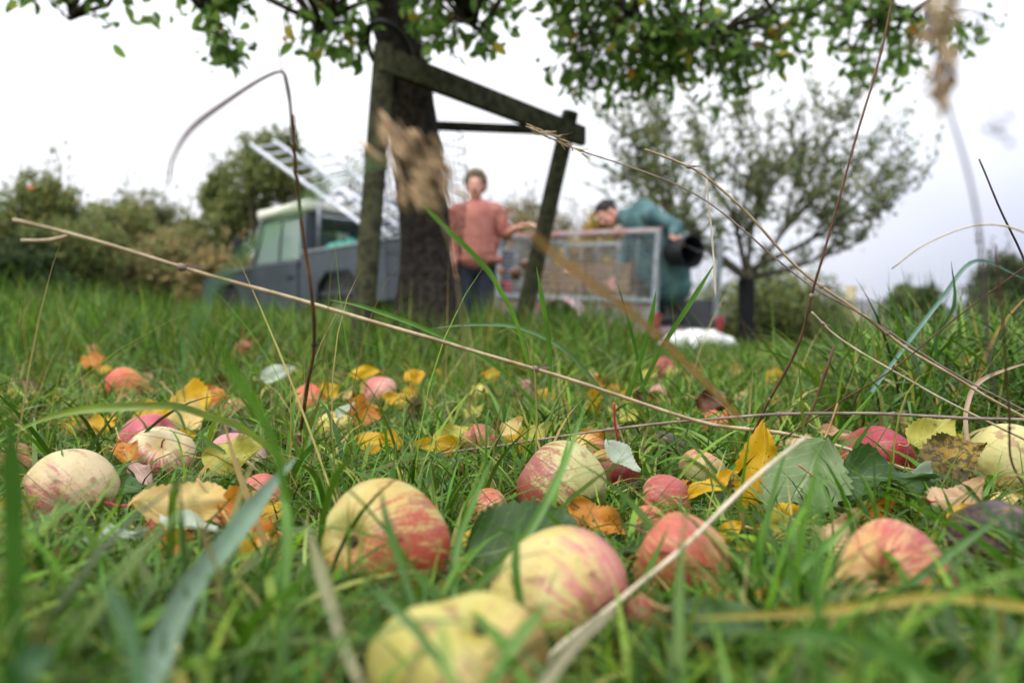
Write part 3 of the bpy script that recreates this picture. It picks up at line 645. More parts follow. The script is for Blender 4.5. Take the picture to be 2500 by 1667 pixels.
o = stalk([(2125, 20, .26), (2165, 200, .265), (2230, 420, .28), (2262, 600, .30), (2275, 760, .34), (2285, 900, .40)], .0007, 'purple', 'blurred thin stalk at the right carrying a fluffy brown head')
ears(o, [(2150, -20, .26), (2160, 90, .262), (2168, 210, .265)], 60, .007, .0012, 'straw', .5, seed=4)
o = stalk([(2240, -40, .22), (2270, 200, .222), (2290, 290, .225)], .00025, 'purple', 'hair thin stalk ending in one dark blurred seed at the right')
ears(o, [(2289, 288, .225), (2290, 291, .225), (2291, 294, .225)], 7, .0022, .0012, 'dark', .5, seed=5)
stalk([(2048, 618, .62), (2130, 558, .60), (2250, 516, .58), (2352, 532, .58), (2440, 600, .6)], .0008, 'pale', 'arched pale blade tip drooping against the sky at the right')
stalk([(2292, 560, .42), (2305, 760, .46), (2318, 930, .52), (2325, 1060, .58), (2400, 1180, .6)], .0009, 'brown', 'upright brown stalk crossing the tall grass at the right edge', (.6,))
stalk([(1585, 1335, .50), (1500, 1225, .54), (1440, 1205, .55)], .0006, 'dark', 'dark twig lying across the little coral apple')
stalk([(2030, 1225, .52), (1980, 1290, .50), (1940, 1370, .48)], .0009, 'pale', 'white dry stem lying on the speckled apple')
# the dense blurred panicle in front of the trunk
o = stalk([(905, 285, .31), (935, 330, .31), (975, 420, .32), (1010, 500, .33), (1050, 640, .36), (1075, 850, .42), (1090, 1050, .50)], .0006, 'straw', 'nodding grass stalk with a dense tan panicle blurred before the trunk')
rsx = np.random.default_rng(8); m = MB()
for i in range(56):
    t_ = rsx.random(); c = av(885 + 120 * t_ + rsx.normal() * 36, 306 + 165 * t_ + rsx.normal() * 34, .31 + rsx.normal() * .014) - o.location
    v = Vector((.62 + rsx.normal() * .2, rsx.normal() * .3, -.8 + rsx.normal() * .18)).normalized(); l = rsx.uniform(.0070, .0130)
    m.ell(c, (.0015, .0009, l * .5), v.to_track_quat('Z', 'Y').to_matrix(), 6, 5)
    if i % 3 == 0: m.tube([c - v * l, c + v * l * 1.2], [.0002, .0001], 4)
m.build('seed_head', mat('panicle_tan', lin(192, 162, 118), lin(104, 78, 50), 110, .8), o)

def blade(pts, w, col, label, kink=.25, cat='grass blade', group='single long grass blades'):
    """a ribbon of grass with a folded midrib; w in metres at its widest"""
    P = spline([av(*p) for p in pts], 8); n = len(P); org = P[-1].copy(); vs = []; fs = []
    for i, p in enumerate(P):
        t_ = i / (n - 1); d = (P[min(i + 1, n - 1)] - P[max(0, i - 1)]).normalized(); vw = (Vector((0, 0, CZ)) - p).normalized()
        s_ = d.cross(vw).normalized(); nn = s_.cross(d); s_ = (s_ * math.cos(kink * math.sin(3 * t_ + len(pts))) + nn * math.sin(kink * math.sin(3 * t_ + len(pts)))).normalized(); nn = s_.cross(d)
        ww = w * .5 * min(1, t_ * 3.2 + .08) * (1 - .25 * t_)
        for u in (-1, -.5, 0, .5, 1): vs.append(p - org + s_ * ww * u + nn * ww * .45 * abs(u))
        if i:
            b = (i - 1) * 5
            for k in range(4): fs.append((b + k, b + k + 1, b + k + 6, b + k + 5))
    me = bpy.data.meshes.new('grass_blade'); me.from_pydata([tuple(v) for v in vs], [], fs); me.update()
    for p in me.polygons: p.use_smooth = True
    t = _mc.get(('bl', col))
    if not t:
        q = NT('blade_' + '_'.join(map(str, col))); nz = q.noise(25, q.co(), 4); c = q.mix(q.ss(nz, .3, .7), lin(*col, .85), lin(*[x * .82 for x in col], .85)); q.l(c, q.b.inputs['Base Color'])
        q.b.inputs['Roughness'].default_value = .42; q.trans(.35, c); t = _mc[('bl', col)] = q.m
    me.materials.append(t); o = bpy.data.objects.new('grass_blade', me); COL.objects.link(o); o.location = org
    return tag(o, label, cat, group)
G1, G2, G3, G4, TN, DK = (106, 156, 52), (84, 130, 46), (126, 160, 130), (150, 176, 70), (196, 150, 84), (52, 100, 34)
# the folded dead leaf on top of the brown stalk
blade([(392, 430, .33), (396, 370, .335), (440, 295, .36), (520, 232, .40), (600, 180, .43), (648, 164, .44), (664, 200, .45), (670, 262, .46), (674, 330, .48)], .0034, (150, 128, 120), 'dead leaf folded over at the tip of the upright brown stalk', .9)
blade([(950, 450, .50), (1010, 510, .52), (1112, 612, .55), (1150, 670, .60), (1185, 740, .68), (1220, 860, .8)], .0042, G1, 'bright green blade slanting across the trunk foot and salmon shirt')
blade([(916, 371, .19), (880, 371, .19), (848, 376, .19), (766, 415, .19), (673, 489, .19), (562, 581, .19), (462, 711, .20), (420, 850, .22), (400, 1050, .26)], .0013, (126, 180, 110), 'short blurred blade crossing the left post')
blade([(1120, 430, .24), (1240, 556, .26), (1330, 630, .28), (1480, 745, .31), (1590, 850, .34), (1700, 960, .38)], .0030, TN, 'wide blurred tan blade crossing the leaning post and trailer')
blade([(680, 1050, .42), (600, 1140, .39), (530, 1230, .36), (440, 1340, .31), (380, 1460, .27), (330, 1620, .24)], .0105, (142, 172, 138), 'broad blue green blade bending up at the lower left')
blade([(40, 985, .52), (120, 957, .52), (200, 940, .52), (300, 934, .52), (400, 932, .53), (480, 955, .55), (560, 985, .57), (660, 1060, .6)], .0058, G4, 'yellow green blade arching low over the left apples')
blade([(478, 735, .24), (530, 840, .25), (570, 910, .27), (620, 1000, .3), (660, 1150, .34)], .0042, G1, 'blurred dark green blade rising left of the brown stalk')
blade([(20, 920, .24), (30, 1100, .25), (34, 1300, .26), (30, 1620, .27)], .0065, G2, 'blurred upright green blade along the left edge')
blade([(1345, 930, .46), (1290, 1080, .44), (1215, 1220, .42), (1140, 1300, .41), (1040, 1400, .38)], .0050, G1, 'blurred green blade leaning across the pale green apple')
blade([(1130, 1050, .45), (1085, 1160, .44), (1050, 1260, .43), (1040, 1420, .4)], .0042, G1, 'slim green blade right of the large streaked apple')
blade([(872, 1110, .36), (890, 1200, .355), (925, 1310, .35), (960, 1440, .34), (985, 1600, .33)], .0040, G2, 'dark green blade crossing the large streaked apple')
blade([(1192, 1180, .38), (1185, 1300, .375), (1195, 1420, .37), (1180, 1600, .35)], .0045, G2, 'upright dark blade before the cream apple')
blade([(1330, 1280, .39), (1290, 1370, .385), (1260, 1480, .37), (1230, 1600, .35)], .0034, G2, 'narrow dark blade over the cream apple face')
blade([(755, 688, .85), (830, 703, .85), (950, 745, .86), (1050, 790, .88), (1150, 850, .92), (1230, 930, 1.0)], .0054, G1, 'long green blade lying behind the longest stalk in the middle')
blade([(985, 755, .95), (1080, 745, .95), (1190, 752, .96), (1290, 800, .98), (1360, 870, 1.0), (1420, 960, 1.05)], .0050, (110, 150, 90), 'arched blue green blade in the middle distance')
blade([(1232, 612, .80), (1248, 700, .82), (1262, 800, .86), (1262, 900, .92)], .0055, G1, 'upright pointed blade right of the leaning post foot')
blade([(1507, 668, .72), (1495, 740, .74), (1470, 830, .78), (1440, 920, .84)], .0056, G1, 'pointed green blade before the trailer wheel')
blade([(1645, 600, .66), (1590, 690, .68), (1520, 800, .72), (1470, 900, .76)], .0046, G1, 'green blade leaning right over the white sack')
blade([(1418, 650, .90), (1450, 760, .92), (1470, 850, .95), (1490, 960, 1.0)], .0040, G2, 'slender blade before the trailer mesh')
blade([(1980, 1170, .42), (1900, 1250, .42), (1830, 1310, .40), (1760, 1400, .38), (1700, 1500, .36)], .0052, G1, 'green blade in front of the crinkled tan leaf')
blade([(1845, 1150, .50), (1800, 1270, .47), (1750, 1370, .44), (1700, 1480, .41)], .0050, DK, 'dark green blade before the ragged lemon leaf')
blade([(2320, 1170, .40), (2200, 1260, .40), (2080, 1350, .39), (1960, 1440, .37)], .0046, G2, 'dark green blade crossing the speckled apple')
blade([(1590, 1420, .30), (1900, 1400, .30), (2150, 1370, .30), (2400, 1400, .30)], .0044, (200, 180, 80), 'blurred yellow blade lying across the lower right')
blade([(2185, 600, .95), (2192, 700, .96), (2150, 790, 1.0), (2170, 900, 1.05)], .0042, (86, 130, 70), 'upright dark green blade in the tall grass on the right')
blade([(2352, 640, 1.1), (2240, 600, 1.1), (2160, 690, 1.08), (2090, 780, 1.06), (2000, 900, 1.0)], .006, (120, 160, 140), 'blue green arching blade before the right hand tree')
blade([(2400, 820, .85), (2260, 870, .84), (2222, 930, .83), (2220, 1000, .82), (2240, 1090, .8)], .005, (200, 170, 140), 'pinkish dead blade drooping over the blotched leaf')
blade([(700, 1190, .33), (745, 1330, .33), (790, 1480, .32), (850, 1620, .31)], .006, (190, 186, 140), 'blurred pale blade left of the large streaked apple')
blade([(640, 1080, .36), (660, 1200, .35), (655, 1330, .34), (640, 1500, .33)], .005, G1, 'blurred green blade between the orange leaves and the large apple')
for i, (p_, w_, c_, l_) in enumerate([([(850, 1340, .27), (960, 1450, .26), (1080, 1620, .25)], .0038, G2, 'blurred dark blade over the left side of the nearest apple'), ([(1260, 1380, .26), (1180, 1480, .25), (1090, 1640, .24)], .0042, G1, 'blurred bright blade over the right side of the nearest apple'),
    ([(1010, 1420, .24), (1025, 1500, .23), (1060, 1640, .22)], .0032, G4, 'blurred yellow green blade over the middle of the nearest apple'), ([(1420, 1390, .3), (1330, 1470, .28), (1200, 1640, .25)], .0046, (180, 172, 130), 'blurred dead blade right of the nearest apple'),
    ([(1700, 1480, .22), (1850, 1450, .21), (2050, 1500, .21), (2250, 1640, .21)], .005, G2, 'blurred arching blade in the lower right'), ([(240, 1330, .25), (300, 1450, .23), (330, 1640, .21)], .005, DK, 'blurred dark blade in the lower left corner'),
    ([(120, 1480, .21), (60, 1540, .2), (10, 1660, .2)], .008, DK, 'very blurred dark blade at the lower left edge'), ([(1990, 1420, .28), (2080, 1500, .26), (2130, 1640, .24)], .0045, G1, 'blurred bright blade below the speckled apple')]):
    blade(p_, w_, c_, l_)
# ------------------------------------------------------------------ meadow grass (countless: one object), blades as curved ribbons
PAL = np.array([(.080, .185, .016), (.115, .235, .022), (.055, .125, .012), (.18, .28, .035), (.115, .19, .070), (.22, .29, .055), (.42, .33, .17), (.30, .19, .08), (.34, .35, .12)])
def grass_arrays(x, y, ln, wd, tilt, bend, tone, seed, S=5, root=0.0):
    g = np.random.default_rng(seed); n = len(x); az = g.uniform(0, 2 * np.pi, n)
    t = np.linspace(0, 1, S + 1)
    th = tilt[:, None] + bend[:, None] * t[None] ** 1.3                   # angle from the vertical along the blade
    ds = ln[:, None] / S
    r = np.concatenate([np.zeros((n, 1)), np.cumsum(np.sin(th[:, :-1]) * ds, 1)], 1)
    h = np.concatenate([np.zeros((n, 1)), np.cumsum(np.cos(th[:, :-1]) * ds, 1)], 1)
    side = g.normal(0, .18, n)[:, None] * r * t[None]
    cx, sx = np.cos(az)[:, None], np.sin(az)[:, None]
    X = x[:, None] + r * cx - side * sx; Y = y[:, None] + r * sx + side * cx
    z0 = terrain(x, y) - root; Z = z0[:, None] + h
    tw = az[:, None] + np.pi / 2 + g.normal(0, .5, n)[:, None] + g.normal(0, .9, n)[:, None] * t[None]
    w = wd[:, None] * .5 * np.minimum(1, (1.02 - t[None]) * 2.4) * (.7 + .3 * np.minimum(1, t[None] * 4))
    wx, wy = np.cos(tw) * w, np.sin(tw) * w; wz = np.sin(g.normal(0, .7, n))[:, None] * w * .5
    gz = terrain(X, Y); Z = np.maximum(Z, gz + .003 + .004 * g.random((n, 1)))
    A = np.stack([X - wx, Y - wy, Z - wz], -1); B = np.stack([X + wx, Y + wy, Z + wz], -1)
    V = np.stack([A, B], 2).reshape(n, (S + 1) * 2, 3)
    C = np.repeat(tone[:, None, :], (S + 1) * 2, 1)
    b = (np.arange(n) * (S + 1) * 2)[:, None]; k = np.arange(S)[None] * 2
    F = np.stack([b + k, b + k + 1, b + k + 3, b + k + 2], -1).reshape(-1, 4)
    return V, C, F
def tones(n, g, w):
    w = np.array(w, float); w /= w.sum(); c = PAL[g.choice(len(PAL), n, p=w)] * np.array([.94, 1.0, .58])
    return np.clip(c * g.uniform(.38, 1.38, (n, 1)) * (1 + g.normal(0, .08, (n, 3))), .005, .8)
OBST = [(p.x, p.y, p.z, r) for (_, p, r) in APO] + [(c.x, c.y, c.z, r) for c, r in KEEP]
def clear_view(x, y, ln):
    """blades do not grow through fruit and leaves, and stay short where they would stand straight before them"""
    fr = np.random.default_rng(len(x)).random(len(x)); keep = np.ones(len(x), bool); mx_ = np.full(len(x), 9.0)
    for i, (ox, oy, oz, r) in enumerate(OBST):
        d = np.hypot(x - ox, y - oy); ap = i < len(APO)
        if ap: keep &= d > r * .92
        D = math.hypot(ox, oy); ux, uy = ox / D, oy / D
        al = x * ux + y * uy; ac = np.abs(x * uy - y * ux)
        inf = (al < D) & (al > D - (.20 if ap else .14) - .16 * max(0, D - .85)) & (ac < r * 1.0 * al / D + .004)
        top = CZ + (oz - r * (.24 if ap else .55) - CZ) * al / D - terrain(x, y); inf &= fr > .11
        mx_ = np.where(inf, np.minimum(mx_, np.maximum(top, .012)), mx_)
    return keep, mx_
def build_grass():
    parts = []
    def zone(n, y0, y1, ex, lnf, wf, tilt, bend, w, seed, S=5, pad=.22, xr=None, pw=1.0, clear=True, patch=True):
        g = np.random.default_rng(seed); u = g.random(n); y = y0 + (y1 - y0) * u ** pw
        x = (g.random(n) * 2 - 1) * (ex * np.abs(y) + pad)
        if xr is not None: x = xr[0] * y + (xr[1] - xr[0]) * y * g.random(n)
        # tufted growth
        if patch:
            k = g.integers(0, max(1, n // 14), n); jx, jy = x[k], y[k]; m_ = g.random(n) < .55
            s_ = np.where(y < 1.3, .014, .05); x = np.where(m_, jx + g.normal(0, 1, n) * s_, x); y = np.where(m_, jy + g.normal(0, 1, n) * s_, y)
        ln = lnf(x, y, g); wd = wf(x, y, g)
        tl = np.abs(g.normal(tilt[0], tilt[1], n)); bd = g.normal(bend[0], bend[1], n)
        if clear:
            keep, mx_ = clear_view(x, y, ln)
            hh = ln * np.cos(np.clip(tl + .3 * bd, 0, 1.5)); ln = np.where(hh > mx_, ln * mx_ / np.maximum(hh, 1e-4), ln)
        else: keep = np.ones(n, bool)
        keep &= np.hypot(x, y) > .17
        keep &= ~((np.abs(x) < .6 * y) & (y < .34) & (ln > .05) & (g.random(n) < .55))
        x, y, ln, wd, tl, bd = [q[keep] for q in (x, y, ln, wd, tl, bd)]
        parts.append(grass_arrays(x, y, ln, wd, tl, bd, tones(len(x), g, w), seed + 1, S))
    cl = lambda x, y, s: .75 + .5 * (np.sin(x * 9 * s + 1.7) * np.sin(y * 8 * s + .5) * .5 + .5)
    Wn = [5, 5, 4, 3, 3, 1, .7, .5, .6]; Wf = [5, 6, 3, 4, 1.5, 1.5, .5, .3, .5]
    # matted undergrowth, lying
    zone(34000, .18, 1.45, .70, lambda x, y, g: g.uniform(.03, .085, len(x)), lambda x, y, g: g.uniform(.0007, .0018, len(x)), (1.05, .3), (.5, .5), [4, 4, 6, 2, 3, .8, 2.6, 2.2, 1.2], 21, pw=1.15)
    # standing growth between the apples
    zone(30000, .18, 1.5, .70, lambda x, y, g: g.uniform(.035, .10, len(x)) * cl(x, y, 1), lambda x, y, g: g.uniform(.0014, .0040, len(x)), (.72, .4), (1.0, .6), Wn, 31, pw=1.1)
    zone(3600, .24, 1.4, .70, lambda x, y, g: g.uniform(.06, .15, len(x)), lambda x, y, g: g.uniform(.0025, .0056, len(x)), (.6, .35), (1.2, .6), Wn, 41, S=8)
    # long lying blades close to the lens
    zone(2200, .20, .52, .70, lambda x, y, g: g.uniform(.07, .15, len(x)), lambda x, y, g: g.uniform(.0028, .0055, len(x)), (.95, .35), (.9, .5), [5, 6, 6, 4, 4, 1.5, .8, .5, .8], 45, S=8)
    # long arching blades through the middle distance
    zone(8000, .72, 3.4, .74, lambda x, y, g: g.uniform(.10, .27, len(x)) * (.7 + .4 * sstep(1.6, 2.6, y)), lambda x, y, g: g.uniform(.0022, .0050, len(x)), (.6, .3), (1.7, .5), [4, 5, 4, 4, 4, 2, 2, 1, 1], 47, S=9)
    zone(1500, .6, 3.2, .74, lambda x, y, g: g.uniform(.10, .32, len(x)), lambda x, y, g: g.uniform(.0008, .0018, len(x)), (.5, .35), (.6, .5), [1, 1, 0, 1, 0, 1, 5, 3, 2], 49, S=6)
    # middle distance
    zone(24000, 1.2, 3.6, .74, lambda x, y, g: g.uniform(.06, .15, len(x)) * cl(x, y, .4) * (.72 + .45 * sstep(1.7, 3, y)), lambda x, y, g: g.uniform(.0020, .0046, len(x)), (.5, .3), (1.0, .55), [5, 6, 3, 5, 2.5, 2.5, 2.2, 1.6, 1.2], 51, pw=1.3)
    zone(5200, 2.2, 3.9, .74, lambda x, y, g: g.uniform(.14, .30, len(x)) * np.where(x / y > .16, .62, 1.05), lambda x, y, g: g.uniform(.0022, .0045, len(x)), (.25, .2), (.9, .6), Wf, 61, S=7, clear=False)
    # taller rough growth at the right, nearer
    zone(3000, 1.05, 2.3, .74, lambda x, y, g: g.uniform(.11, .26, len(x)), lambda x, y, g: g.uniform(.0025, .0058, len(x)), (.3, .25), (1.5, .7), [3, 3, 3, 1, 6, 1, .9, .5, .4], 71, S=8, xr=(.40, .74), clear=False)
    # rough tufts standing before the truck, trunk and trailer
    zone(2600, 2.6, 5.6, .74, lambda x, y, g: g.uniform(.18, .37, len(x)), lambda x, y, g: g.uniform(.003, .006, len(x)), (.22, .16), (.9, .5), [4, 5, 3, 4, 3, 3, 1.4, .6, 1], 77, S=7, xr=(-.66, .12), clear=False)
    # far meadow
    zone(42000, 3.4, 9.0, .78, lambda x, y, g: g.uniform(.14, .34, len(x)) * np.where(x / y > .14, .6, 1.18) * (.72 + .5 * (np.sin(x * 2.3 + 1) * np.sin(y * 1.9) * .5 + .5)), lambda x, y, g: g.uniform(.004, .0075, len(x)), (.25, .2), (.7, .5), Wf, 81, S=4, pw=1.0, clear=False)
    zone(26000, 8.5, 26.0, .85, lambda x, y, g: g.uniform(.16, .40, len(x)) * np.where((x / y > .14) | (np.abs(x / y + .02) < .3), .55, 1.0), lambda x, y, g: g.uniform(.012, .022, len(x)), (.25, .2), (.6, .5), Wf, 91, S=3, pw=1.0, clear=False)
    # the meadow goes on beside the view
    for q, xr in enumerate(((.84, 1.6), (-1.6, -.84))):
        zone(15000, .35, 6.0, .7, lambda x, y, g: g.uniform(.06, .14, len(x)) * (.6 + .9 * sstep(.8, 2.5, y)), lambda x, y, g: g.uniform(.003, .007, len(x)), (.45, .3), (1.0, .55), Wf, 101 + q * 10, S=4, xr=xr, clear=False, pw=1.6)
        zone(8000, 6.0, 24.0, .7, lambda x, y, g: g.uniform(.14, .30, len(x)), lambda x, y, g: g.uniform(.012, .022, len(x)), (.3, .2), (.7, .5), Wf, 131 + q * 10, S=3, xr=xr, clear=False)
    Vs, Cs, Fs, off = [], [], [], 0
    for V, C, F in parts:
        v = V.reshape(-1, 3); Vs.append(v); Cs.append(C.reshape(-1, 3)); Fs.append(F + off); off += len(v)
    o = npmesh('grass', np.concatenate(Vs), np.concatenate(Fs), mat_tint('grass_blades', .42, .27, 30, .4, .25), col=np.concatenate(Cs))
    tag(o, 'long wet meadow grass of the orchard', 'grass', kind='stuff')
build_grass()
# ------------------------------------------------------------------ foliage from many leaf-sized faces
def leaf_tpl(w=.52, fold=.18):
    """folded pointed leaf, length 1 along +x"""
    ts = [0, .18, .45, .75, 1.0]; ws = [.02, .36, .5, .34, .0]; v = []
    for t, q in zip(ts, ws):
        for u in (-1, 0, 1): v.append((t, u * q * w, abs(u) * q * w * fold * 2 - .35 * (t - .4) ** 2))
    f = [(i * 3 + k, (i + 1) * 3 + k, (i + 1) * 3 + k + 1, i * 3 + k + 1) for i in range(4) for k in range(2)]
    return np.array(v, float), np.array(f, int)
def leaf_tpl_lo():
    return np.array([(0, 0, 0), (.45, -.27, .06), (1, 0, -.08), (.45, .27, .06)], float), np.array([(0, 1, 2, 3)], int)
def scatter(name, pos, dirs, size, cols, m, parent, g, lo=False):
    tv, tf = leaf_tpl_lo() if lo else leaf_tpl(); n = len(pos)
    x = dirs / np.linalg.norm(dirs, axis=1, keepdims=True); r = g.normal(size=(n, 3)); y = np.cross(x, r); y /= np.linalg.norm(y, axis=1, keepdims=True) + 1e-9; z = np.cross(x, y)
    V = pos[:, None, :] + size[:, None, None] * (tv[None, :, 0:1] * x[:, None] + tv[None, :, 1:2] * y[:, None] + tv[None, :, 2:3] * z[:, None])
    F = tf[None] + (np.arange(n) * len(tv))[:, None, None]; C = np.repeat(cols[:, None, :], len(tv), 1)
    return npmesh(name, V.reshape(-1, 3), F.reshape(-1, 4), m, parent, C.reshape(-1, 3))
M_LEAF = mat_tint('tree_leaves', .5, .58, 20, .3, .25)
M_FAR = mat_tint('hedge_leaves', .7, .42, 3, .35, .1)
def bark(name, c1, c2, scale=22): return mat(name, lin(*c1), lin(*c2), scale, .9, bump=.8, spec=.15)
M_BARK = bark('apple_bark', (70, 62, 54), (40, 34, 31), 40); M_BARK2 = bark('orchard_bark', (92, 88, 74), (60, 56, 44)); M_TWIG = bark('twig_bark', (86, 76, 62), (60, 50, 42))
def pick(g, n, cols, w):
    cols = np.array([lin(*c)[:3] for c in cols]); w = np.array(w, float); c = cols[g.choice(len(cols), n, p=w / w.sum())]
    return np.clip(c * g.uniform(.7, 1.3, (n, 1)), .004, .9)
def limb(m, a, b, r0, r1, g, k=5, sag=0.0, wob=.06, n=8):
    a, b = Vector(a), Vector(b); L = (b - a).length; pts = []
    for i in range(k + 1):
        t = i / k; pts.append(a.lerp(b, t) + Vector(g.normal(size=3)) * L * wob * math.sin(math.pi * t) + Vector((0, 0, -sag * L * math.sin(math.pi * t))))
    m.tube(pts, [r0 + (r1 - r0) * i / k for i in range(k + 1)], n, jitter=.06); return pts

# ---- near apple tree: trunk behind the guard, crown hanging into the top of the picture
def apple_tree():
    g = np.random.default_rng(41); base = at(1046, 735, 3.35); base.z = tz(base.x, base.y) - .03
    root = empty('apple_tree', base); tag(root, 'near apple tree with leaning dark trunk inside the timber guard, leaves hanging overhead', 'tree')
    m = MB(); P = [base, at(1040, 620, 3.35), at(1030, 480, 3.33), at(1008, 300, 3.30), at(980, 130, 3.27), at(952, 0, 3.24), at(940, -160, 3.22), at(945, -420, 3.25)]
    P = [p - base for p in spline(P, 5)]; n = len(P)
    rr = [.105 - .022 * i / n + (.05 * max(0, 1 - i / 5)) for i in range(n)]; m.tube(P, rr, 28, jitter=.05); trunk = m.build('trunk', M_BARK, root)
    # a knot and a collar
    top = P[-1]; L = lambda px, py, d: at(px, py, d) - base
    m = MB(); ends = []
    def br(pts, r0, r1):
        q = spline([p if isinstance(p, Vector) else L(*p) for p in pts], 6); k = len(q); m.tube(q, [r0 + (r1 - r0) * i / (k - 1) for i in range(k)], 9, jitter=.08); return q
    mains = [br([top, (1150, -420, 3.2), (1330, -180, 3.3), (1480, -20, 3.4), (1600, 70, 3.5), (1720, 110, 3.6)], .05, .012),
             br([top, (1250, -560, 3.6), (1500, -420, 3.9), (1750, -260, 4.0), (1950, -100, 3.9), (2100, 20, 3.8), (2260, 60, 3.7)], .055, .010),
             br([top, (850, -480, 3.1), (650, -380, 3.0), (520, -200, 2.9), (500, -20, 2.9), (520, 60, 2.88)], .045, .005),
             br([top, (760, -430, 3.4), (520, -330, 3.3), (330, -150, 3.2), (200, -20, 3.1), (170, 50, 3.1)], .04, .006),
             br([P[-9], (900, -150, 3.1), (840, -60, 3.0), (800, 30, 2.95), (780, 90, 2.95)], .03, .005),
             br([P[-9], (1020, -160, 3.0), (1080, -60, 2.9), (1130, 20, 2.9), (1170, 80, 2.9)], .03, .005),
             br([top, (1100, -700, 3.3), (1300, -600, 3.0), (1600, -300, 2.8), (1800, -120, 2.9), (1880, 20, 3.0)], .045, .008)]
    # lumps of leaf the photograph shows along the boughs: centre, half size (px), depth, leaves
    LUMP = [(830, 45, 85, 70, 2.95, 85), (770, 100, 45, 40, 2.9, 22), (870, 100, 40, 30, 3.0, 22), (700, 20, 40, 30, 3.0, 10), (1050, 40, 70, 55, 2.95, 60), (1075, 120, 60, 36, 2.9, 26), (1170, 60, 60, 55, 2.9, 44), (1190, 120, 30, 24, 2.9, 9), (1250, 10, 80, 30, 3.2, 40),
            (1400, 60, 80, 70, 3.4, 100), (1500, 120, 120, 90, 3.5, 190), (1400, 190, 70, 45, 3.5, 70), (1640, 70, 120, 80, 3.5, 170), (1620, 170, 120, 70, 3.6, 150), (1540, 230, 80, 35, 3.6, 50), (1780, 60, 110, 70, 3.7, 130), (1790, 160, 90, 60, 3.6, 80),
            (1500, 20, 200, 50, 3.5, 150), (1760, 225, 60, 30, 3.6, 26), (1930, 40, 110, 55, 3.6, 100), (1900, 130, 60, 55, 3.5, 40), (2090, 40, 100, 60, 3.7, 85), (2060, 140, 55, 50, 3.6, 24), (2210, 60, 80, 60, 3.7, 60), (2170, 160, 60, 50, 3.7, 24), (2220, 215, 30, 25, 3.7, 9),
            (2330, 80, 50, 35, 3.7, 20), (2390, 80, 20, 24, 3.7, 8), (560, 30, 45, 34, 2.9, 26), (545, 120, 34, 44, 2.9, 30), (600, 10, 60, 20, 2.95, 12), (520, 55, 14, 20, 2.9, 4), (280, 8, 50, 14, 3.1, 10), (340, 20, 22, 24, 3.1, 8), (120, 0, 60, 12, 3.1, 8), (50, 0, 30, 8, 3.1, 5), (253, 76, 5, 4, 3.1, 1), (420, -10, 40, 14, 3.0, 8)]
    pos, dr = [], []
    allp = [p for q in mains for p in q]; AP = np.array([p[:] for p in allp])
    for (px, py, rx, ry, d, k) in LUMP:
        k = int(k * (2.1 if px > 1850 or px < 700 else 1.35)); c = L(px, py, d); sx, sz = rx / FPX * d, ry / FPX * d
        nt_ = max(1, k // 8)
        for _ in range(nt_):
            w = g.normal(size=3); w /= np.linalg.norm(w); w *= g.random() ** .33
            e = c + Vector((w[0] * sx, w[1] * max(sx, .12) * 1.2, w[2] * sz)); j = np.argmin(((AP - np.array(e)) ** 2).sum(1) + 50 * (AP[:, 2] < e.z - .05) * 0); a = allp[j]
            up = a.lerp(e, .55) + Vector((0, 0, .05)); q = spline([a, up, e], 4); m.tube(q, [.0055 - .0042 * i / (len(q) - 1) for i in range(len(q))], 5)
            kk = max(2, int(round(k / nt_ * .55))); t0 = e - up
            for i in range(kk):
                p = e + (up - e) * g.random() * .55 + Vector(g.normal(size=3)) * .022; pos.append(p); dr.append(Vector(g.normal(size=3)) * .8 + t0.normalized() * .5 + Vector((0, 0, -.55)))
            # loose leaves filling the lump, each hung on a short spur of the twig
            for i in range(max(1, int(k / nt_ * .45))):
                w = g.normal(size=3); w /= np.linalg.norm(w); w *= g.random() ** .4
                p = e + Vector((w[0] * .09, w[1] * .09, w[2] * .08)); pos.append(p); dr.append(Vector(g.normal(size=3)) + Vector((0, 0, -.4)))
                m.tube([e.lerp(up, g.random() * .6), p], [.0014, .0009], 4)
    # the crown goes on above the picture
    for i in range(230):
        q = mains[g.integers(len(mains))]; a = q[g.integers(len(q))]; e = a + Vector((g.normal() * .5, g.normal() * .5, abs(g.normal()) * .55 + .15))
        if e.z + base.z < CZ + 855 / FPX * (base.y + e.y) + .05: continue
        limb(m, a, e, .012, .003, g, 4, n=5)
        for k in range(14): pos.append(e + Vector(g.normal(size=3)) * .12); dr.append(Vector(g.normal(size=3)) + Vector((0, 0, -.3)))
    limb(m, L(190, 0, 3.1), L(172, 48, 3.1), .010, .006, g, n=6); limb(m, L(205, 5, 3.1), L(285, 70, 3.1), .006, .002, g, n=6); limb(m, L(160, 20, 3.1), L(110, 100, 3.1), .002, .001, g, n=5)
    m.build('branches', M_BARK, root)
    pos = np.array([p[:] for p in pos]); dr = np.array([p[:] for p in dr]); n = len(pos)
    cols = pick(g, n, [(112, 146, 66), (126, 160, 72), (92, 124, 60), (146, 174, 84), (190, 176, 68), (200, 146, 56)], [5, 5, 5, 2.5, .6, .3])
    scatter('crown', pos, dr, g.uniform(.040, .072, n), cols, M_LEAF, root, g)
    return root, P, base
AT, TRUNKP, TRB = apple_tree()

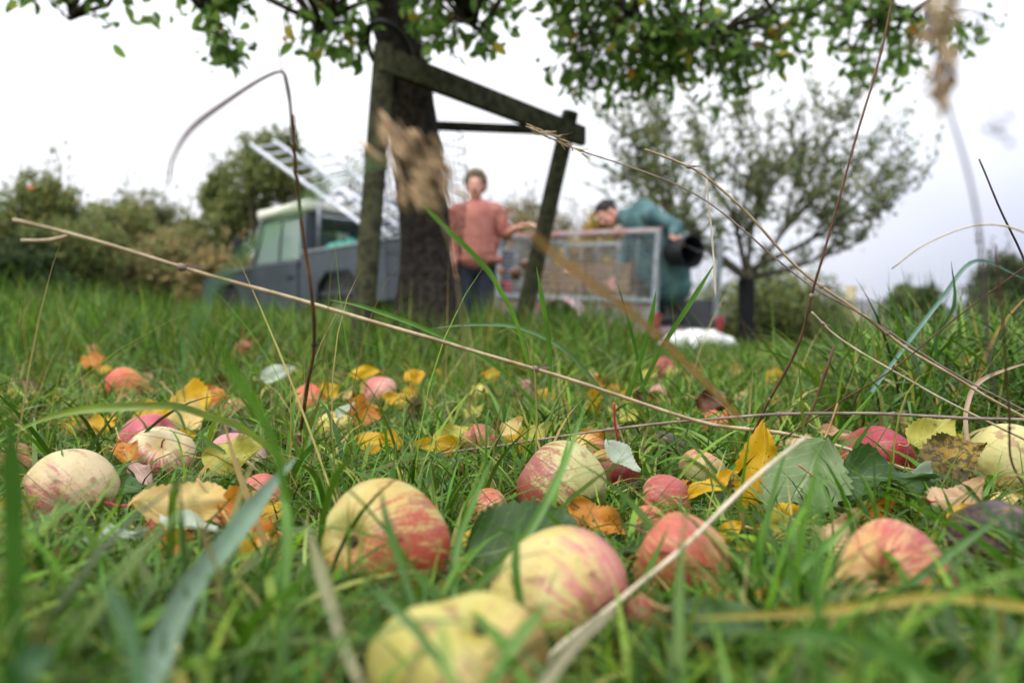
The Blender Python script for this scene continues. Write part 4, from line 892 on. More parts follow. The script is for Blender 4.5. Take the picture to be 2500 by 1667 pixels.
# ---- timber tree guard: two raking posts, rails, netting and a strap
def tree_guard():
    wood = mat('mossy_timber', lin(82, 82, 58), lin(52, 50, 40), 30, .9, bump=.6, spec=.15); dark = mat('weathered_timber', lin(66, 62, 52), lin(40, 36, 32), 18, .9, bump=.6, spec=.15)
    b0 = at(893, 735, 2.95); b0.z = tz(b0.x, b0.y); root = empty('tree_guard', b0); tag(root, 'mossy timber guard of raking posts and rails with black netting round the apple trunk', 'tree guard')
    def rpost(p, q, r):
        m = MB(); p, q = Vector(p) - b0, Vector(q) - b0; m.tube([p.lerp(q, i / 7) for i in range(8)], [r * (1.06 - .08 * i / 7) for i in range(8)], 16, jitter=.03); return sharp(m.build('post', wood, root), 50)
    rpost(b0 - Vector((.034, 0, .1)), at(940, 112, 2.90), .039)
    p = at(1237, 760, 3.9); p.z = tz(p.x, p.y) - .1; rpost(p, at(1393, 274, 3.88), .040)
    p = at(1010, 760, 3.95); p.z = tz(p.x, p.y) - .1; rpost(p, at(1022, 268, 3.85), .04)
    m = MB(); m.plank(at(925, 142, 2.86) - b0, at(1424, 334, 3.80) - b0, .038, .090, bev=.008); sharp(m.build('rail', wood, root), 40)
    m = MB(); m.plank(at(1003, 305, 3.80) - b0, at(1418, 322, 3.96) - b0, .035, .040, bev=.005); sharp(m.build('rail', dark, root), 40)
    m = MB(); m.plank(at(925, 150, 2.99) - b0, at(1030, 285, 3.9) - b0, .035, .085, bev=.006); sharp(m.build('rail', dark, root), 40)
    # netting: a fine square grid wrapped round the stem
    m = MB(); net = mat('black_netting', lin(34, 34, 38), lin(24, 24, 26), 60, .7)
    def ring(z):
        i = min(range(len(TRUNKP)), key=lambda k: abs(TRUNKP[k].z - z)); c = TRUNKP[i] + TRB - b0; return c
    zs = np.arange(.06, 1.02, .021); na = 44; rad = lambda a, z: .128 + .022 * math.sin(2 * a + 3 * z) + .012 * math.sin(5 * a + 9 * z) + .05 * max(0, math.cos(a)) * sstep(.5, .95, z)
    rows = []
    for z in zs:
        c = ring(z); rows.append([Vector((c.x + rad(2 * math.pi * k / na, z) * math.cos(2 * math.pi * k / na), c.y + rad(2 * math.pi * k / na, z) * math.sin(2 * math.pi * k / na), c.z)) for k in range(na)])
    for r_ in rows: m.tube(r_ + [r_[0]], .0009, 4, cap=False)
    for k in range(na): m.tube([r_[k] for r_ in rows], .0009, 4, cap=False)
    m.build('netting', net, root, smooth=False)
    # rubber strap round post and trunk
    m = MB(); c = at(948, 118, 3.05) - b0; pts = []
    for k in range(25):
        a = 2 * math.pi * k / 24; pts.append(c + Vector((.075 * math.cos(a), .24 * math.sin(a) + .04, -.02 * math.sin(a))))
    m.tube(pts, .011, 8, cap=False); m.build('strap', mat('rubber_strap', lin(40, 38, 40), lin(28, 26, 28), 30, .7), root)
tree_guard()

# ---- vase shaped orchard tree on the right
def vase_tree():
    g = np.random.default_rng(77); D = 10.0; base = at(1822, 870, D); base.z = tz(base.x, base.y); L = lambda px, py, d=D: at(px, py, d) - base
    root = empty('orchard_tree', base); tag(root, 'vase shaped orchard tree with sparse foliage standing right of the trailer', 'tree')
    m = MB(); m.tube(spline([Vector((0, 0, -.1)), L(1822, 800), L(1824, 700), L(1822, 660)], 5), [.095, .09, .085, .08, .08, .08, .078, .078, .078, .078, .08, .085, .09, .09, .09, .09], 14, jitter=.04); m.build('trunk', M_BARK2, root)
    m = MB(); m.lathe([(.098, .02), (.098, .98), (.085, .98)], (0, 0, 0), n=18); m.build('trunk_guard', mat('black_tube', lin(14, 14, 15), lin(22, 22, 23), 14, .8, spec=.15), root)
    m = MB(); fork = L(1822, 668); tips = [(1490, 300), (1530, 420), (1560, 250), (1600, 520), (1640, 260), (1700, 330), (1740, 300), (1790, 240), (1840, 310), (1880, 250), (1930, 300), (1990, 230), (2050, 280), (2100, 250), (2150, 330), (2200, 400), (2190, 490), (2240, 460), (2130, 560), (1980, 480), (1560, 360), (1620, 420), (1520, 330), (1900, 420), (2010, 380)]
    pos, dr = [], []
    prim = []
    for ti, (tx, ty) in enumerate(tips[::3] + tips[1::3] + tips[2::3]):
        a = math.atan2(tx - 1822, 660 - ty); dd = g.normal() * .85; e = L(tx, ty, D + dd)
        s0 = fork + Vector((0, 0, g.uniform(-.12, .05)))
        if ti >= 7:
            q0 = min(prim, key=lambda q_: (q_[-1] - e).length); s0 = q0[int(len(q0) * g.uniform(.16, .42))]
        mid = s0.lerp(e, .38) + Vector(((e.x - fork.x) * .10, dd * .3, -.02 * abs(e.x - fork.x))); q = spline([s0, mid, s0.lerp(e, .72) + Vector((g.normal() * .08, 0, g.normal() * .05)), e], 7); k = len(q)
        m.tube(q, [(.040 if ti < 7 else .024) * (1 - .90 * (i / (k - 1)) ** .8) for i in range(k)], 7, jitter=.1); prim.append(q) if ti < 7 else None
        for j in range(15):
            i = int(k * (.10 + .90 * g.random())); i = min(i, k - 1); s_ = q[i]; d = (Vector((g.normal() * .8, g.normal() * .8, abs(g.normal()) * .9 + .25))).normalized(); ln_ = g.uniform(.22, .85); e2 = s_ + d * ln_
            mm = limb(m, s_, e2, .010, .003, g, 4, n=5)
            for u in range(int(15 * ln_ / .45) + 4):
                t = g.random() ** .8; p = s_.lerp(e2, t) + Vector(g.normal(size=3)) * .035; pos.append(p); dr.append(Vector(g.normal(size=3)) * .7 + d * .6)
        for u in range(26):
            p = q[int(k * (.22 + .77 * g.random()))] + Vector(g.normal(size=3)) * .06; pos.append(p); dr.append(Vector(g.normal(size=3)) + Vector((0, 0, .3)))
    m.build('branches', M_BARK2, root); pos = np.array([p[:] for p in pos]); dr = np.array([p[:] for p in dr]); n = len(pos)
    scatter('crown', pos, dr, g.uniform(.05, .095, n), pick(g, n, [(118, 130, 82), (102, 116, 72), (134, 142, 94), (148, 140, 86), (88, 102, 66)], [4, 4, 3, 1, 3]), M_LEAF, root, g, lo=True)
vase_tree()

# ---- bushes and trees of the hedge line
def bush(label, px, base_py, hw, top_py, D, cols, w, n, seed, leaf=(.05, .11), shoots=0, dens=.9, name='bush', cat='bush', stem_c=None, shoot_h=60, lumps=7):
    g = np.random.default_rng(seed); base = at(px, base_py, D); base.z = tz(base.x, base.y); root = empty(name, base); tag(root, label, cat)
    S = D / FPX; H = CZ + (HOR - top_py) * S - base.z; Wd = hw * S; n = int(n * 1.4)
    m = MB(); pos, dr = [], []; ls = []
    for i in range(lumps):
        u = (i + .5) / lumps * 2 - 1; r = Wd * g.uniform(.30, .48); cx = u * (Wd - r * .6); h = H * (1 - .42 * u * u) * g.uniform(.80, 1.0)
        ls.append((Vector((cx, g.normal() * Wd * .22, h - r * .9)), r, h))
        limb(m, Vector((cx * .3, 0, -.05)), ls[-1][0], .03 + .01 * H, .012, g, 5, n=6)
        for k in range(6): limb(m, ls[-1][0], ls[-1][0] + Vector(g.normal(size=3)) * r * .7, .012, .004, g, 3, n=4)
    k_ = n // len(ls)
    for c, r, h in ls:
        # leaf clusters, not an even ball
        cl = []
        for _ in range(max(8, k_ // 22)):
            w_ = g.normal(size=3); w_ /= np.linalg.norm(w_); w_ *= g.random() ** .30; cl.append(c + Vector((w_[0] * r * 1.05, w_[1] * r, w_[2] * r * 1.1)))
        for _ in range(max(4, k_ // 50)): cl.append(Vector((c.x + g.normal() * r * .5, c.y + g.normal() * r * .5, c.z * g.random())))
        cl = np.array([q[:] for q in cl]); a = cl[g.integers(0, len(cl), k_)]; pos.append(a + g.normal(size=(k_, 3)) * r * .13)
    for i in range(shoots):
        c, r, h = ls[g.integers(len(ls))]; x = c.x + g.normal() * r * .5; s0 = Vector((x, c.y, c.z + r * .4)); e = Vector((x + g.normal() * .12, c.y + g.normal() * .1, h + abs(g.normal()) * shoot_h * S * .6 + .1)); limb(m, s0, e, .012, .003, g, 4, n=5)
        t = g.random(16); a = np.array([(s0.lerp(e, float(q)))[:] for q in t]); pos.append(a + g.normal(size=(16, 3)) * .035)
    pos = np.concatenate(pos); pos = pos[pos[:, 2] > -.02]; n = len(pos)
    cc = pick(g, n, cols, w); blob = np.array([mnoise.noise(Vector(p) * (1.6 / max(Wd, .5)) + Vector((seed, 0, 0))) for p in pos]); cc = np.clip(cc * (1 + .35 * blob[:, None]), .004, .9)
    m.build('stems', stem_c or M_TWIG, root)
    scatter('foliage', pos, g.normal(size=(n, 3)) + np.array([0, 0, .1]), g.uniform(leaf[0], leaf[1], n), cc, M_FAR, root, g, lo=True); return root
OLV = [(138, 148, 90), (120, 132, 78), (154, 158, 98), (166, 154, 90), (102, 116, 70)]; RUS = [(172, 156, 114), (158, 146, 102), (182, 150, 100), (144, 140, 98)]; DKG = [(82, 98, 64), (68, 82, 54), (100, 112, 76)]; GRY = [(128, 124, 104), (110, 112, 84), (146, 136, 110)]; YEL = [(206, 170, 70), (190, 150, 60), (150, 140, 80), (220, 190, 100)]
bush('dense olive hawthorn thicket filling the left edge', 90, 745, 200, 432, 12.5, OLV, [4, 4, 2, 2, 4], 15000, 1, shoots=16, shoot_h=130, lumps=9)
bush('darker shrub low in front of the left thicket', 60, 745, 130, 560, 11.6, DKG, [4, 4, 2], 6000, 2, shoots=2)
bush('low russet and green bramble bank between the two left thickets', 400, 745, 160, 525, 13.5, RUS + OLV[:2], [3, 3, 2, 3, 3, 3], 8000, 3, shoots=8, shoot_h=50, lumps=8)
bush('thin grey twiggy shrub behind the bramble bank', 360, 745, 140, 465, 16.0, GRY + OLV[:3], [3, 3, 2, 2, 2, 2], 8000, 4, shoots=26, shoot_h=60)
bush('tall green willow bush behind the cab of the truck', 660, 745, 150, 300, 14.0, OLV, [4, 4, 3, 1, 3], 13000, 5, shoots=10, shoot_h=60, lumps=8)
bush('slender bush left of the tall willow', 525, 745, 70, 390, 14.6, OLV, [4, 3, 3, 1, 3], 4500, 6, shoots=10, shoot_h=80, lumps=4)
bush('russet bramble in front of the willow', 545, 745, 110, 590, 12.8, RUS, [3, 3, 3, 2], 5500, 7, shoots=4)
bush('pale sparse sapling above the truck bed', 870, 745, 70, 420, 16.0, GRY + OLV[:2], [2, 2, 2, 2, 2], 1300, 8, shoots=26, shoot_h=150, lumps=4)
bush('twiggy grey hedge behind the man in the salmon shirt', 1280, 760, 210, 480, 18.0, GRY + RUS, [3, 3, 3, 2, 2, 1, 1], 12000, 9, shoots=40, shoot_h=60, lumps=9)
bush('yellow autumn shrub behind the trailer', 1475, 790, 130, 520, 11.5, YEL, [3, 2, 3, 2], 9000, 10, shoots=6, shoot_h=30)
bush('olive hedge running behind the trailer', 1330, 770, 260, 600, 17.0, OLV + RUS, [3, 3, 2, 2, 2, 2, 2, 1, 1], 10000, 11, shoots=6, shoot_h=30, lumps=10)
bush('dark green hedge behind the orchard tree', 1860, 830, 230, 650, 15.0, OLV + DKG, [3, 3, 2, 1, 3, 2, 2, 1], 15000, 12, shoots=10, shoot_h=40, lumps=10)
bush('low hedge left of the cream house', 2010, 830, 120, 740, 22.0, OLV + DKG, [3, 3, 2, 1, 3, 2, 2, 1], 5000, 16, leaf=(.08, .15), lumps=6)
bush('rounded tree right of the cream house', 2235, 840, 75, 665, 26.0, DKG + OLV[:2], [3, 3, 3, 2, 2], 5000, 13, leaf=(.09, .16), name='round_tree', cat='tree', lumps=6, shoots=6)
bush('tall grey green tree at the far right edge', 2470, 840, 120, 590, 24.0, DKG + GRY, [4, 4, 4, 1, 1, 1], 9000, 14, leaf=(.08, .16), name='round_tree', cat='tree', lumps=7, shoots=14, shoot_h=60)
bush('low dark hedge along the right horizon', 2330, 845, 260, 770, 30.0, DKG + OLV[:2], [3, 3, 3, 2, 2], 9000, 15, leaf=(.10, .2), lumps=10)
bush('low hedge closing the view behind the truck', 930, 770, 200, 610, 19.0, OLV + GRY, [3, 3, 2, 1, 3, 2, 1, 1], 7000, 17, leaf=(.08, .14), lumps=8)
bush('olive shrub filling the gap behind the bramble bank', 300, 745, 150, 480, 14.2, OLV + RUS[:2], [4, 4, 2, 1, 3, 2, 2], 7500, 18, shoots=14, shoot_h=70, lumps=7)
bush('grey green hedge far behind the truck bonnet', 470, 745, 190, 520, 17.5, OLV + GRY, [3, 3, 2, 1, 3, 2, 2, 1], 7500, 19, leaf=(.07, .13), shoots=20, shoot_h=60, lumps=9)
# a single red fruit left high on the left thicket
o = MB(); o.ell((0, 0, 0), (.04, .04, .038), nu=20, nv=14); q = o.build('apple', apple_mat('orange_red'), loc=at(75, 460, 11.0)); tag(q, 'single red apple still hanging high on the left thicket', 'apple')
m = MB(); m.tube([(0, 0, .035), (.01, .3, .09), (0, .8, .05)], .004, 5); m.build('stalk', m_stalk, q)
# ------------------------------------------------------------------ paints and metals
GREY = mat('slate_paint', lin(66, 74, 82), lin(54, 61, 68), 3, .42, spec=.5); CREAM = mat('cream_roof_paint', lin(236, 234, 216), lin(214, 212, 196), 4, .45)
GALV = mat('galvanised_steel', lin(168, 174, 178), lin(138, 144, 150), 18, .45, .55); RUBR = mat('tyre_rubber', lin(30, 30, 31), lin(42, 40, 38), 12, .85, spec=.2)
BLK = mat('black_trim', lin(26, 27, 29), lin(38, 38, 40), 9, .6); ALU = mat('ladder_alloy', lin(204, 206, 210), lin(170, 174, 180), 12, .5, .3)
PINK = mat('worn_red_paint', lin(176, 122, 128), lin(172, 164, 166), 9, .6, lo=.4, hi=.6); REDG = mat('flaking_red_panel', lin(162, 92, 84), lin(128, 126, 124), 6, .7, lo=.42, hi=.50, bump=.2)
PANEL = mat('dark_sheet_panel', lin(78, 80, 86), lin(62, 64, 70), 5, .5); LENS = mat('red_lens', lin(176, 62, 66), lin(150, 50, 56), 10, .25); CRATE = mat('crate_wood', lin(166, 136, 100), lin(120, 96, 70), 16, .85, stretch=(1, 1, 6), bump=.3)
WHT = mat('white_plastic', lin(228, 228, 224), lin(206, 206, 200), 8, .5)
def glass_mat():
    t = NT('window_glass'); t.b.inputs['Base Color'].default_value = lin(120, 140, 130); t.b.inputs['Roughness'].default_value = .06
    tr = t.n('ShaderNodeBsdfTransparent'); tr.inputs[0].default_value = (.82, .88, .84, 1); fr = t.n('ShaderNodeFresnel'); fr.inputs[0].default_value = 1.5
    nz = t.noise(3, t.co(), 2); f = t.math('ADD', t.math('MULTIPLY', fr.outputs[0], 1.0), t.math('MULTIPLY', nz, .14)); mx_ = t.n('ShaderNodeMixShader'); t.l(f, mx_.inputs[0])
    t.l(tr.outputs[0], mx_.inputs[1]); t.l(t.b.outputs[0], mx_.inputs[2]); t.l(mx_.outputs[0], t.o.inputs[0]); return t.m
GLASS = glass_mat()
def wheel(root, c, r, w, name='wheel'):
    c = Vector(c); m = MB(); prof = [(r * .62, -w / 2), (r * .9, -w / 2), (r, -w * .34), (r, w * .34), (r * .9, w / 2), (r * .62, w / 2), (r * .58, 0), (r * .62, -w / 2)]
    m.lathe(prof, c, (0, 1, 0), 28); ty = m.build(name, RUBR, root); sharp(ty, 40)
    m = MB(); m.lathe([(.001, w * .2), (r * .2, w * .24), (r * .24, w * .1), (r * .5, w * .05), (r * .61, w * .42), (r * .63, w * .4), (r * .6, -w * .4)], c, (0, 1, 0), 24)
    for k in range(5): m.tube([c + Vector((r * .15 * math.cos(k * 1.2566), w * .26, r * .15 * math.sin(k * 1.2566))), c + Vector((r * .15 * math.cos(k * 1.2566), w * .34, r * .15 * math.sin(k * 1.2566)))], r * .03, 6)
    m.build('rim', CREAM, ty); return ty
def frame_panel(m, p, u, v, w, h, t, hole):
    """flat wall w x h spanned by u, v from p with a rectangular hole (x0, x1, y0, y1), thickness t"""
    u, v = Vector(u), Vector(v); n = u.cross(v); x0, x1, y0, y1 = hole; rot = Matrix((u, v, n)).transposed()
    for (a, b, c, d) in ((0, w, 0, y0), (0, w, y1, h), (0, x0, y0, y1), (x1, w, y0, y1)):
        if b - a > .001 and d - c > .001: m.box(Vector(p) + u * (a + b) / 2 + v * (c + d) / 2, (b - a, d - c, t), rot)
def truck():
    rz = R(135); h = Vector((math.cos(rz), math.sin(rz), 0)); lf = Vector((-h.y, h.x, 0)); o0 = Vector((-2.65, 10.4, 0)) - lf * .8; o0.z = .10
    T = empty('pickup_truck', o0, rz); tag(T, 'slate grey pickup truck with cream cab roof parked behind the near apple tree', 'pickup truck'); T.scale = (1.07, 1, 1)
    m = MB(); m.prism([(0, .46), (1.24, .46), (1.24, 1.17), (0, 1.17)], -.80, .80); m.prism([(1.24, .62), (1.50, .62), (1.56, .86), (1.72, 1.0), (2.1, 1.0), (2.28, .86), (2.36, .60), (2.62, .55), (2.64, 1.10), (2.4, 1.15), (1.24, 1.17)], .60, .80)
    m.prism([(1.24, .62), (1.50, .62), (1.56, .86), (1.72, 1.0), (2.1, 1.0), (2.28, .86), (2.36, .60), (2.62, .55), (2.64, 1.10), (2.4, 1.15), (1.24, 1.17)], -.80, -.60); m.box((1.94, 0, .86), (1.36, 1.19, .5))
    b = m.build('body', GREY, T, False)
    m = MB(); m.prism([(1.22, 1.172), (2.60, 1.115), (2.66, 1.06), (2.66, 1.13), (2.58, 1.175), (1.22, 1.235)], -.58, .58); sharp(m.build('bonnet', GREY, T), 40)
    m = MB(); m.box((2.655, 0, .86), (.03, .95, .40)); [m.box((2.675, 0, .70 + .05 * k), (.02, .9, .02)) for k in range(7)]; m.build('grille', BLK, T, False)
    for s in (-1, 1):
        m = MB(); m.lathe([(.001, .035), (.06, .03), (.09, .012), (.10, 0), (.10, -.02)], (2.67, s * .66, .90), (1, 0, 0), 20); m.build('headlight', WHT, T)
    for s in (-1, 1): m = MB(); m.plank((.02, s * .815, 1.178), (2.0, s * .815, 1.172), .03, .022); m.build('waist_strip', GALV, T, False)
    m = MB(); m.box((2.78, 0, .55), (.12, 1.7, .14), None, .02); m.build('bumper', BLK, T)
    # cab: pillars, doors with windows, rear wall with window, windscreen
    m = MB()
    for s in (-1, 1):
        m.plank((.03, s * .75, 1.172), (.03, s * .70, 1.80), .07, .08); m.plank((1.25, s * .75, 1.172), (1.06, s * .70, 1.80), .06, .06); m.plank((0.02, s * .70, 1.80), (1.08, s * .70, 1.80), .06, .05)
    m.plank((1.06, -.68, 1.80), (1.06, .68, 1.80), .05, .05); m.plank((1.255, -.72, 1.205), (1.255, .72, 1.205), .05, .07); m.plank((1.235, 0, 1.24), (1.07, 0, 1.79), .03, .03); m.build('cab_frame', GREY, T, False)
    m = MB(); frame_panel(m, (.005, -.71, 1.172), (0, 1, 0), (0, 0, 1), 1.42, .62, .03, (.13, 1.29, .10, .55)); rw = m.build('rear_wall', GREY, T, False)
    m = MB(); m.box((.005, 0, 1.497), (.006, 1.16, .45)); m.build('rear_window', GLASS, T, False)
    m = MB(); m.add([(1.245, -.69, 1.24), (1.245, .69, 1.24), (1.065, .66, 1.78), (1.065, -.66, 1.78), (1.237, -.69, 1.24), (1.237, .69, 1.24), (1.057, .66, 1.78), (1.057, -.66, 1.78)], [(0, 1, 2, 3), (7, 6, 5, 4)]); m.build('windscreen', GLASS, T, False)
    for s in (-1, 1):
        m = MB(); m.box((.62, s * .815, .84), (1.10, .03, .60), None, .008); m.box((.62, s * .805, 1.155), (1.14, .05, .05)); d = m.build('door', GREY, T, False)
        m = MB(); m.box((.2, s * .84, .99), (.14, .03, .03), None, .006); m.build('handle', BLK, d)
        m = MB(); y = s * .755; [m.plank(a, b_, .03, .035) for a, b_ in (((.09, y, 1.20), (1.20, y, 1.20)), ((.09, y, 1.20), (.09, s * .715, 1.77)), ((.58, y, 1.20), (.58, s * .715, 1.77)), ((1.20, y, 1.20), (1.02, s * .715, 1.77)), ((.09, s * .715, 1.77), (1.02, s * .715, 1.77)))]
        m.build('window_frame', BLK, d, False)
        m = MB(); m.add([(.1, y, 1.21), (1.19, y, 1.21), (1.02, s * .715, 1.765), (.1, s * .715, 1.765), (.1, y - s * .006, 1.21), (1.19, y - s * .006, 1.21), (1.02, s * .715 - s * .006, 1.765), (.1, s * .715 - s * .006, 1.765)], [(0, 1, 2, 3), (7, 6, 5, 4)]); m.build('window', GLASS, d, False)
        m = MB(); m.plank((1.30, s * .80, 1.18), (1.22, s * .98, 1.40), .02, .02); m.box((1.22, s * 1.0, 1.45), (.04, .14, .22), None, .012); m.build('mirror', BLK, T)
    m = MB(); m.box((.54, 0, 1.885), (1.20, 1.56, .14), None, .055); sharp(m.build('roof', CREAM, T), 60)
    for s in (-.4, .4):
        m = MB(); m.box((.38, s, 1.0), (.42, .5, .2), None, .05); m.box((.18, s, 1.3), (.14, .5, .55), None, .05); m.build('seat', mat('seat_vinyl', lin(150, 156, 160), lin(120, 126, 130), 8, .6), T)
    # load bed
    m = MB()
    for s in (-1, 1):
        m.prism([(-2.0, .60), (-1.22, .60), (-1.16, .86), (-1.0, 1.0), (-.54, 1.0), (-.38, .86), (-.32, .60), (-.03, .60), (-.03, 1.26), (-2.0, 1.26)], s * .80 - .02, s * .80 + .02)
    m.box((-1.01, 0, .74), (1.96, 1.55, .05)); m.box((-.05, 0, 1.0), (.04, 1.55, .5)); m.build('load_bed', GREY, T, False)
    m = MB(); m.box((-2.02, 0, 1.0), (.04, 1.6, .52), None, .01); m.build('tailgate', GREY, T, False)
    m = MB(); [m.box((-1.01, s * .80, 1.275), (2.0, .07, .03), None, .008) for s in (-1, 1)]; m.build('bed_capping', GALV, T)
    for s in (-1, 1):
        m = MB(); m.box((-2.05, s * .70, .78), (.03, .12, .2), None, .01); m.build('tail_light', LENS, T)
    m = MB()
    for s in (-1, 1): m.tube([(-.10, s * .62, 1.26), (-.10, s * .62, 2.06)], .022, 8)
    m.tube([(-.10, -.78, 2.07), (-.10, .78, 2.07)], .025, 8); m.tube([(-.10, -.62, 1.75), (-.10, .62, 1.75)], .016, 8); m.build('ladder_rack', GALV, T)
    for x in (-.77, 1.93):
        for s in (-1, 1): wheel(T, (x, s * .70, .375), .375, .2 * s)
    m = MB(); m.box((.2, 0, .5), (4.3, .8, .16)); m.box((-.78, 0, .8), (.9, 1.5, .34)); m.box((1.93, 0, .8), (.85, 1.5, .34)); m.build('chassis', BLK, T, False)
    return T
truck()
def ladder(p, q, side, w, n, label):
    p, q, side = Vector(p), Vector(q), Vector(side).normalized(); root = empty('ladder', q); tag(root, label, 'ladder', 'pale ladders lying over the truck')
    for s in (-1, 1):
        m = MB(); m.plank(p - q + side * s * w / 2, side * s * w / 2, .026, .052, up=side); m.build('rail', ALU, root, False)
    for i in range(n):
        c = p.lerp(q, (i + .5) / n) - q; m = MB(); m.tube([c - side * w / 2, c + side * w / 2], .016, 8); m.build('rung', ALU, root)
ladder(at(640, 348, 10.9), at(960, 572, 9.2), (.5, .55, .25), .36, 11, 'pale ladder lying over the cab roof, its tip highest against the willow')
ladder(at(772, 372, 10.6), at(990, 578, 9.5), (.6, .5, .2), .36, 9, 'shorter pale ladder lying right of the long one on the truck')
m = MB(); g_ = np.random.default_rng(3)
for k in range(7): m.ell((g_.normal() * .06, g_.normal() * .05, .10 + g_.normal() * .03), (.09, .08, .08))
m.ell((0, 0, .06), (.17, .13, .07)); o = m.build('cloth_bag', mat('teal_cloth', lin(64, 160, 140), lin(50, 130, 116), 10, .9), loc=at(838, 600, 10.0) - Vector((0, 0, .12))); tag(o, 'teal cloth bag heaped in the truck bed beside the cab', 'bag')

# ------------------------------------------------------------------ cage trailer with open back
def trailer():
    h = Vector((-.72, .69, 0)).normalized(); rz = math.atan2(h.y, h.x); o0 = Vector((1.264, 7.5, 0)); T = empty('cage_trailer', o0, rz); T.rotation_euler = (0, -R(4), rz)
    tag(T, 'galvanised mesh sided trailer with worn red rails and open back', 'trailer'); W_, L_ = 1.08, 2.0
    f0, f1, s1, z1 = .30, .37, .56, 1.235
    m = MB(); m.box((L_ / 2, -W_ / 2, f1 - .03), (L_, W_, .05)); m.build('floor', PANEL, T, False)
    m = MB(); m.box((-.012, -W_ / 2, f0 + .02), (.05, W_ + .06, .08), None, .008); m.build('rear_sill', PINK, T, False)
    m = MB(); m.box((L_ / 2, .0, (f0 + s1) / 2), (L_, .03, s1 - f0)); m.build('side_panel', REDG, T, False)
    m = MB(); m.box((L_ / 2, -W_, (f0 + s1 + .08) / 2), (L_, .03, s1 + .08 - f0)); m.build('side_panel', PANEL, T, False)
    m = MB(); m.box((L_, -W_ / 2, (f0 + s1) / 2 + .04), (.03, W_, s1 - f0 + .08)); m.build('front_panel', PANEL, T, False)
    for x in (0, L_):
        for y in (0, -W_):
            m = MB(); m.box((x, y, (s1 + z1) / 2 - .05), (.05, .05, z1 - s1 + .14), None, .004); m.build('post', GALV, T, False)
    m = MB(); m.box((L_ / 2, 0, z1), (L_ + .05, .055, .045), None, .006); m.build('top_rail', PINK, T, False)
    m = MB(); m.box((L_ / 2, -W_, z1), (L_ + .05, .045, .04), None, .006); m.build('top_rail', GALV, T, False)
    m = MB(); m.box((L_, -W_ / 2, z1), (.045, W_, .04), None, .006); m.build('top_rail', GALV, T, False)
    m = MB(); m.box((L_ / 2, .012, s1 + .04), (L_, .05, .05), None, .006); m.build('lower_rail', GALV, T, False)
    def mesh_side(a, b):
        a, b = Vector(a), Vector(b); m = MB(); n = int((b - a).length / .22)
        for k in range(1, 14): z = s1 + .06 + (z1 - s1 - .08) * k / 14; m.tube([a + Vector((0, 0, z)), b + Vector((0, 0, z))], .0040, 5)
        for k in range(1, n): p = a.lerp(b, k / n); m.tube([p + Vector((0, 0, s1 + .05)), p + Vector((0, 0, z1))], .0030, 5)
        m.build('mesh_panel', GALV, T)
    mesh_side((0, 0, 0), (L_, 0, 0)); mesh_side((0, -W_, 0), (L_, -W_, 0)); mesh_side((L_, 0, 0), (L_, -W_, 0))
    for y in (.02, -W_ - .02):
        m = MB(); m.box((-.04, y, .42), (.04, .08, .14), None, .008); m.build('tail_light', LENS, T, False)
    for s, y in ((1, .14), (-1, -W_ - .14)):
        wheel(T, (.95, y, .25), .25, .15 * s)
        m = MB(); n = 12; pts = [(.95 + .32 * math.cos(math.pi * k / n), y, .27 + .32 * math.sin(math.pi * k / n)) for k in range(n + 1)]
        vs = [(p[0], p[1] + e, p[2]) for p in pts for e in (-.1, .1)] + [(.95 + (p[0] - .95) * .95, p[1] + e, .27 + (p[2] - .27) * .95) for p in pts for e in (-.1, .1)]; q = 2 * (n + 1)
        m.add(vs, [(2 * k, 2 * k + 1, 2 * k + 3, 2 * k + 2) for k in range(n)] + [(q + 2 * k + 2, q + 2 * k + 3, q + 2 * k + 1, q + 2 * k) for k in range(n)] + [(2 * k, 2 * k + 2, q + 2 * k + 2, q + 2 * k) for k in range(n)] + [(2 * k + 3, 2 * k + 1, q + 2 * k + 1, q + 2 * k + 3) for k in range(n)]); m.build('mudguard', PINK, T)
    m = MB(); m.plank((L_, -W_ * .2, .34), (L_ + .9, -W_ / 2, .36), .05, .05); m.plank((L_, -W_ * .8, .34), (L_ + .9, -W_ / 2, .36), .05, .05); m.tube([(L_ + .88, -W_ / 2, .10), (L_ + .88, -W_ / 2, .42)], .025, 8); m.build('drawbar', GALV, T, False)
    bpy.context.view_layer.update()
    return T
TR = trailer(); TM = TR.matrix_world.copy()
def crate(x, y, z, rz, label, d=(.56, .40, .29)):
    root = empty('wooden_crate'); root.matrix_world = TM @ Matrix.Translation((x, y, z)) @ Matrix.Rotation(rz, 4, 'Z'); tag(root, label, 'crate', 'wooden crates in the trailer')
    a, b, c = d
    for s in (-1, 1):
        m = MB(); [m.box((0, s * b / 2, c * (k + .5) / 4), (a, .012, c / 4 - .014), None, .002) for k in range(4)]; m.build('side', CRATE, root, False)
        m = MB(); [m.box((s * (a / 2 - .008), 0, c * (k + .5) / 4), (.012, b - .014, c / 4 - .014), None, .002) for k in range(4)]; m.build('end', CRATE, root, False)
    for sx in (-1, 1):
        for sy in (-1, 1): m = MB(); m.box((sx * (a / 2 - .03), sy * (b / 2 - .022), c / 2), (.03, .03, c), None, .003); m.build('corner_post', CRATE, root, False)
    m = MB(); m.box((0, 0, .008), (a - .03, b - .03, .012)); m.build('base', CRATE, root, False)
crate(.62, -.36, .375, .05, 'wooden crate on the trailer floor nearest the open back, below another'); crate(1.24, -.34, .375, -.04, 'wooden crate on the trailer floor toward the front, below another')
crate(.66, -.37, .667, -.06, 'topmost wooden crate at the back of the trailer load'); crate(1.27, -.36, .667, .07, 'topmost wooden crate at the front of the trailer load')

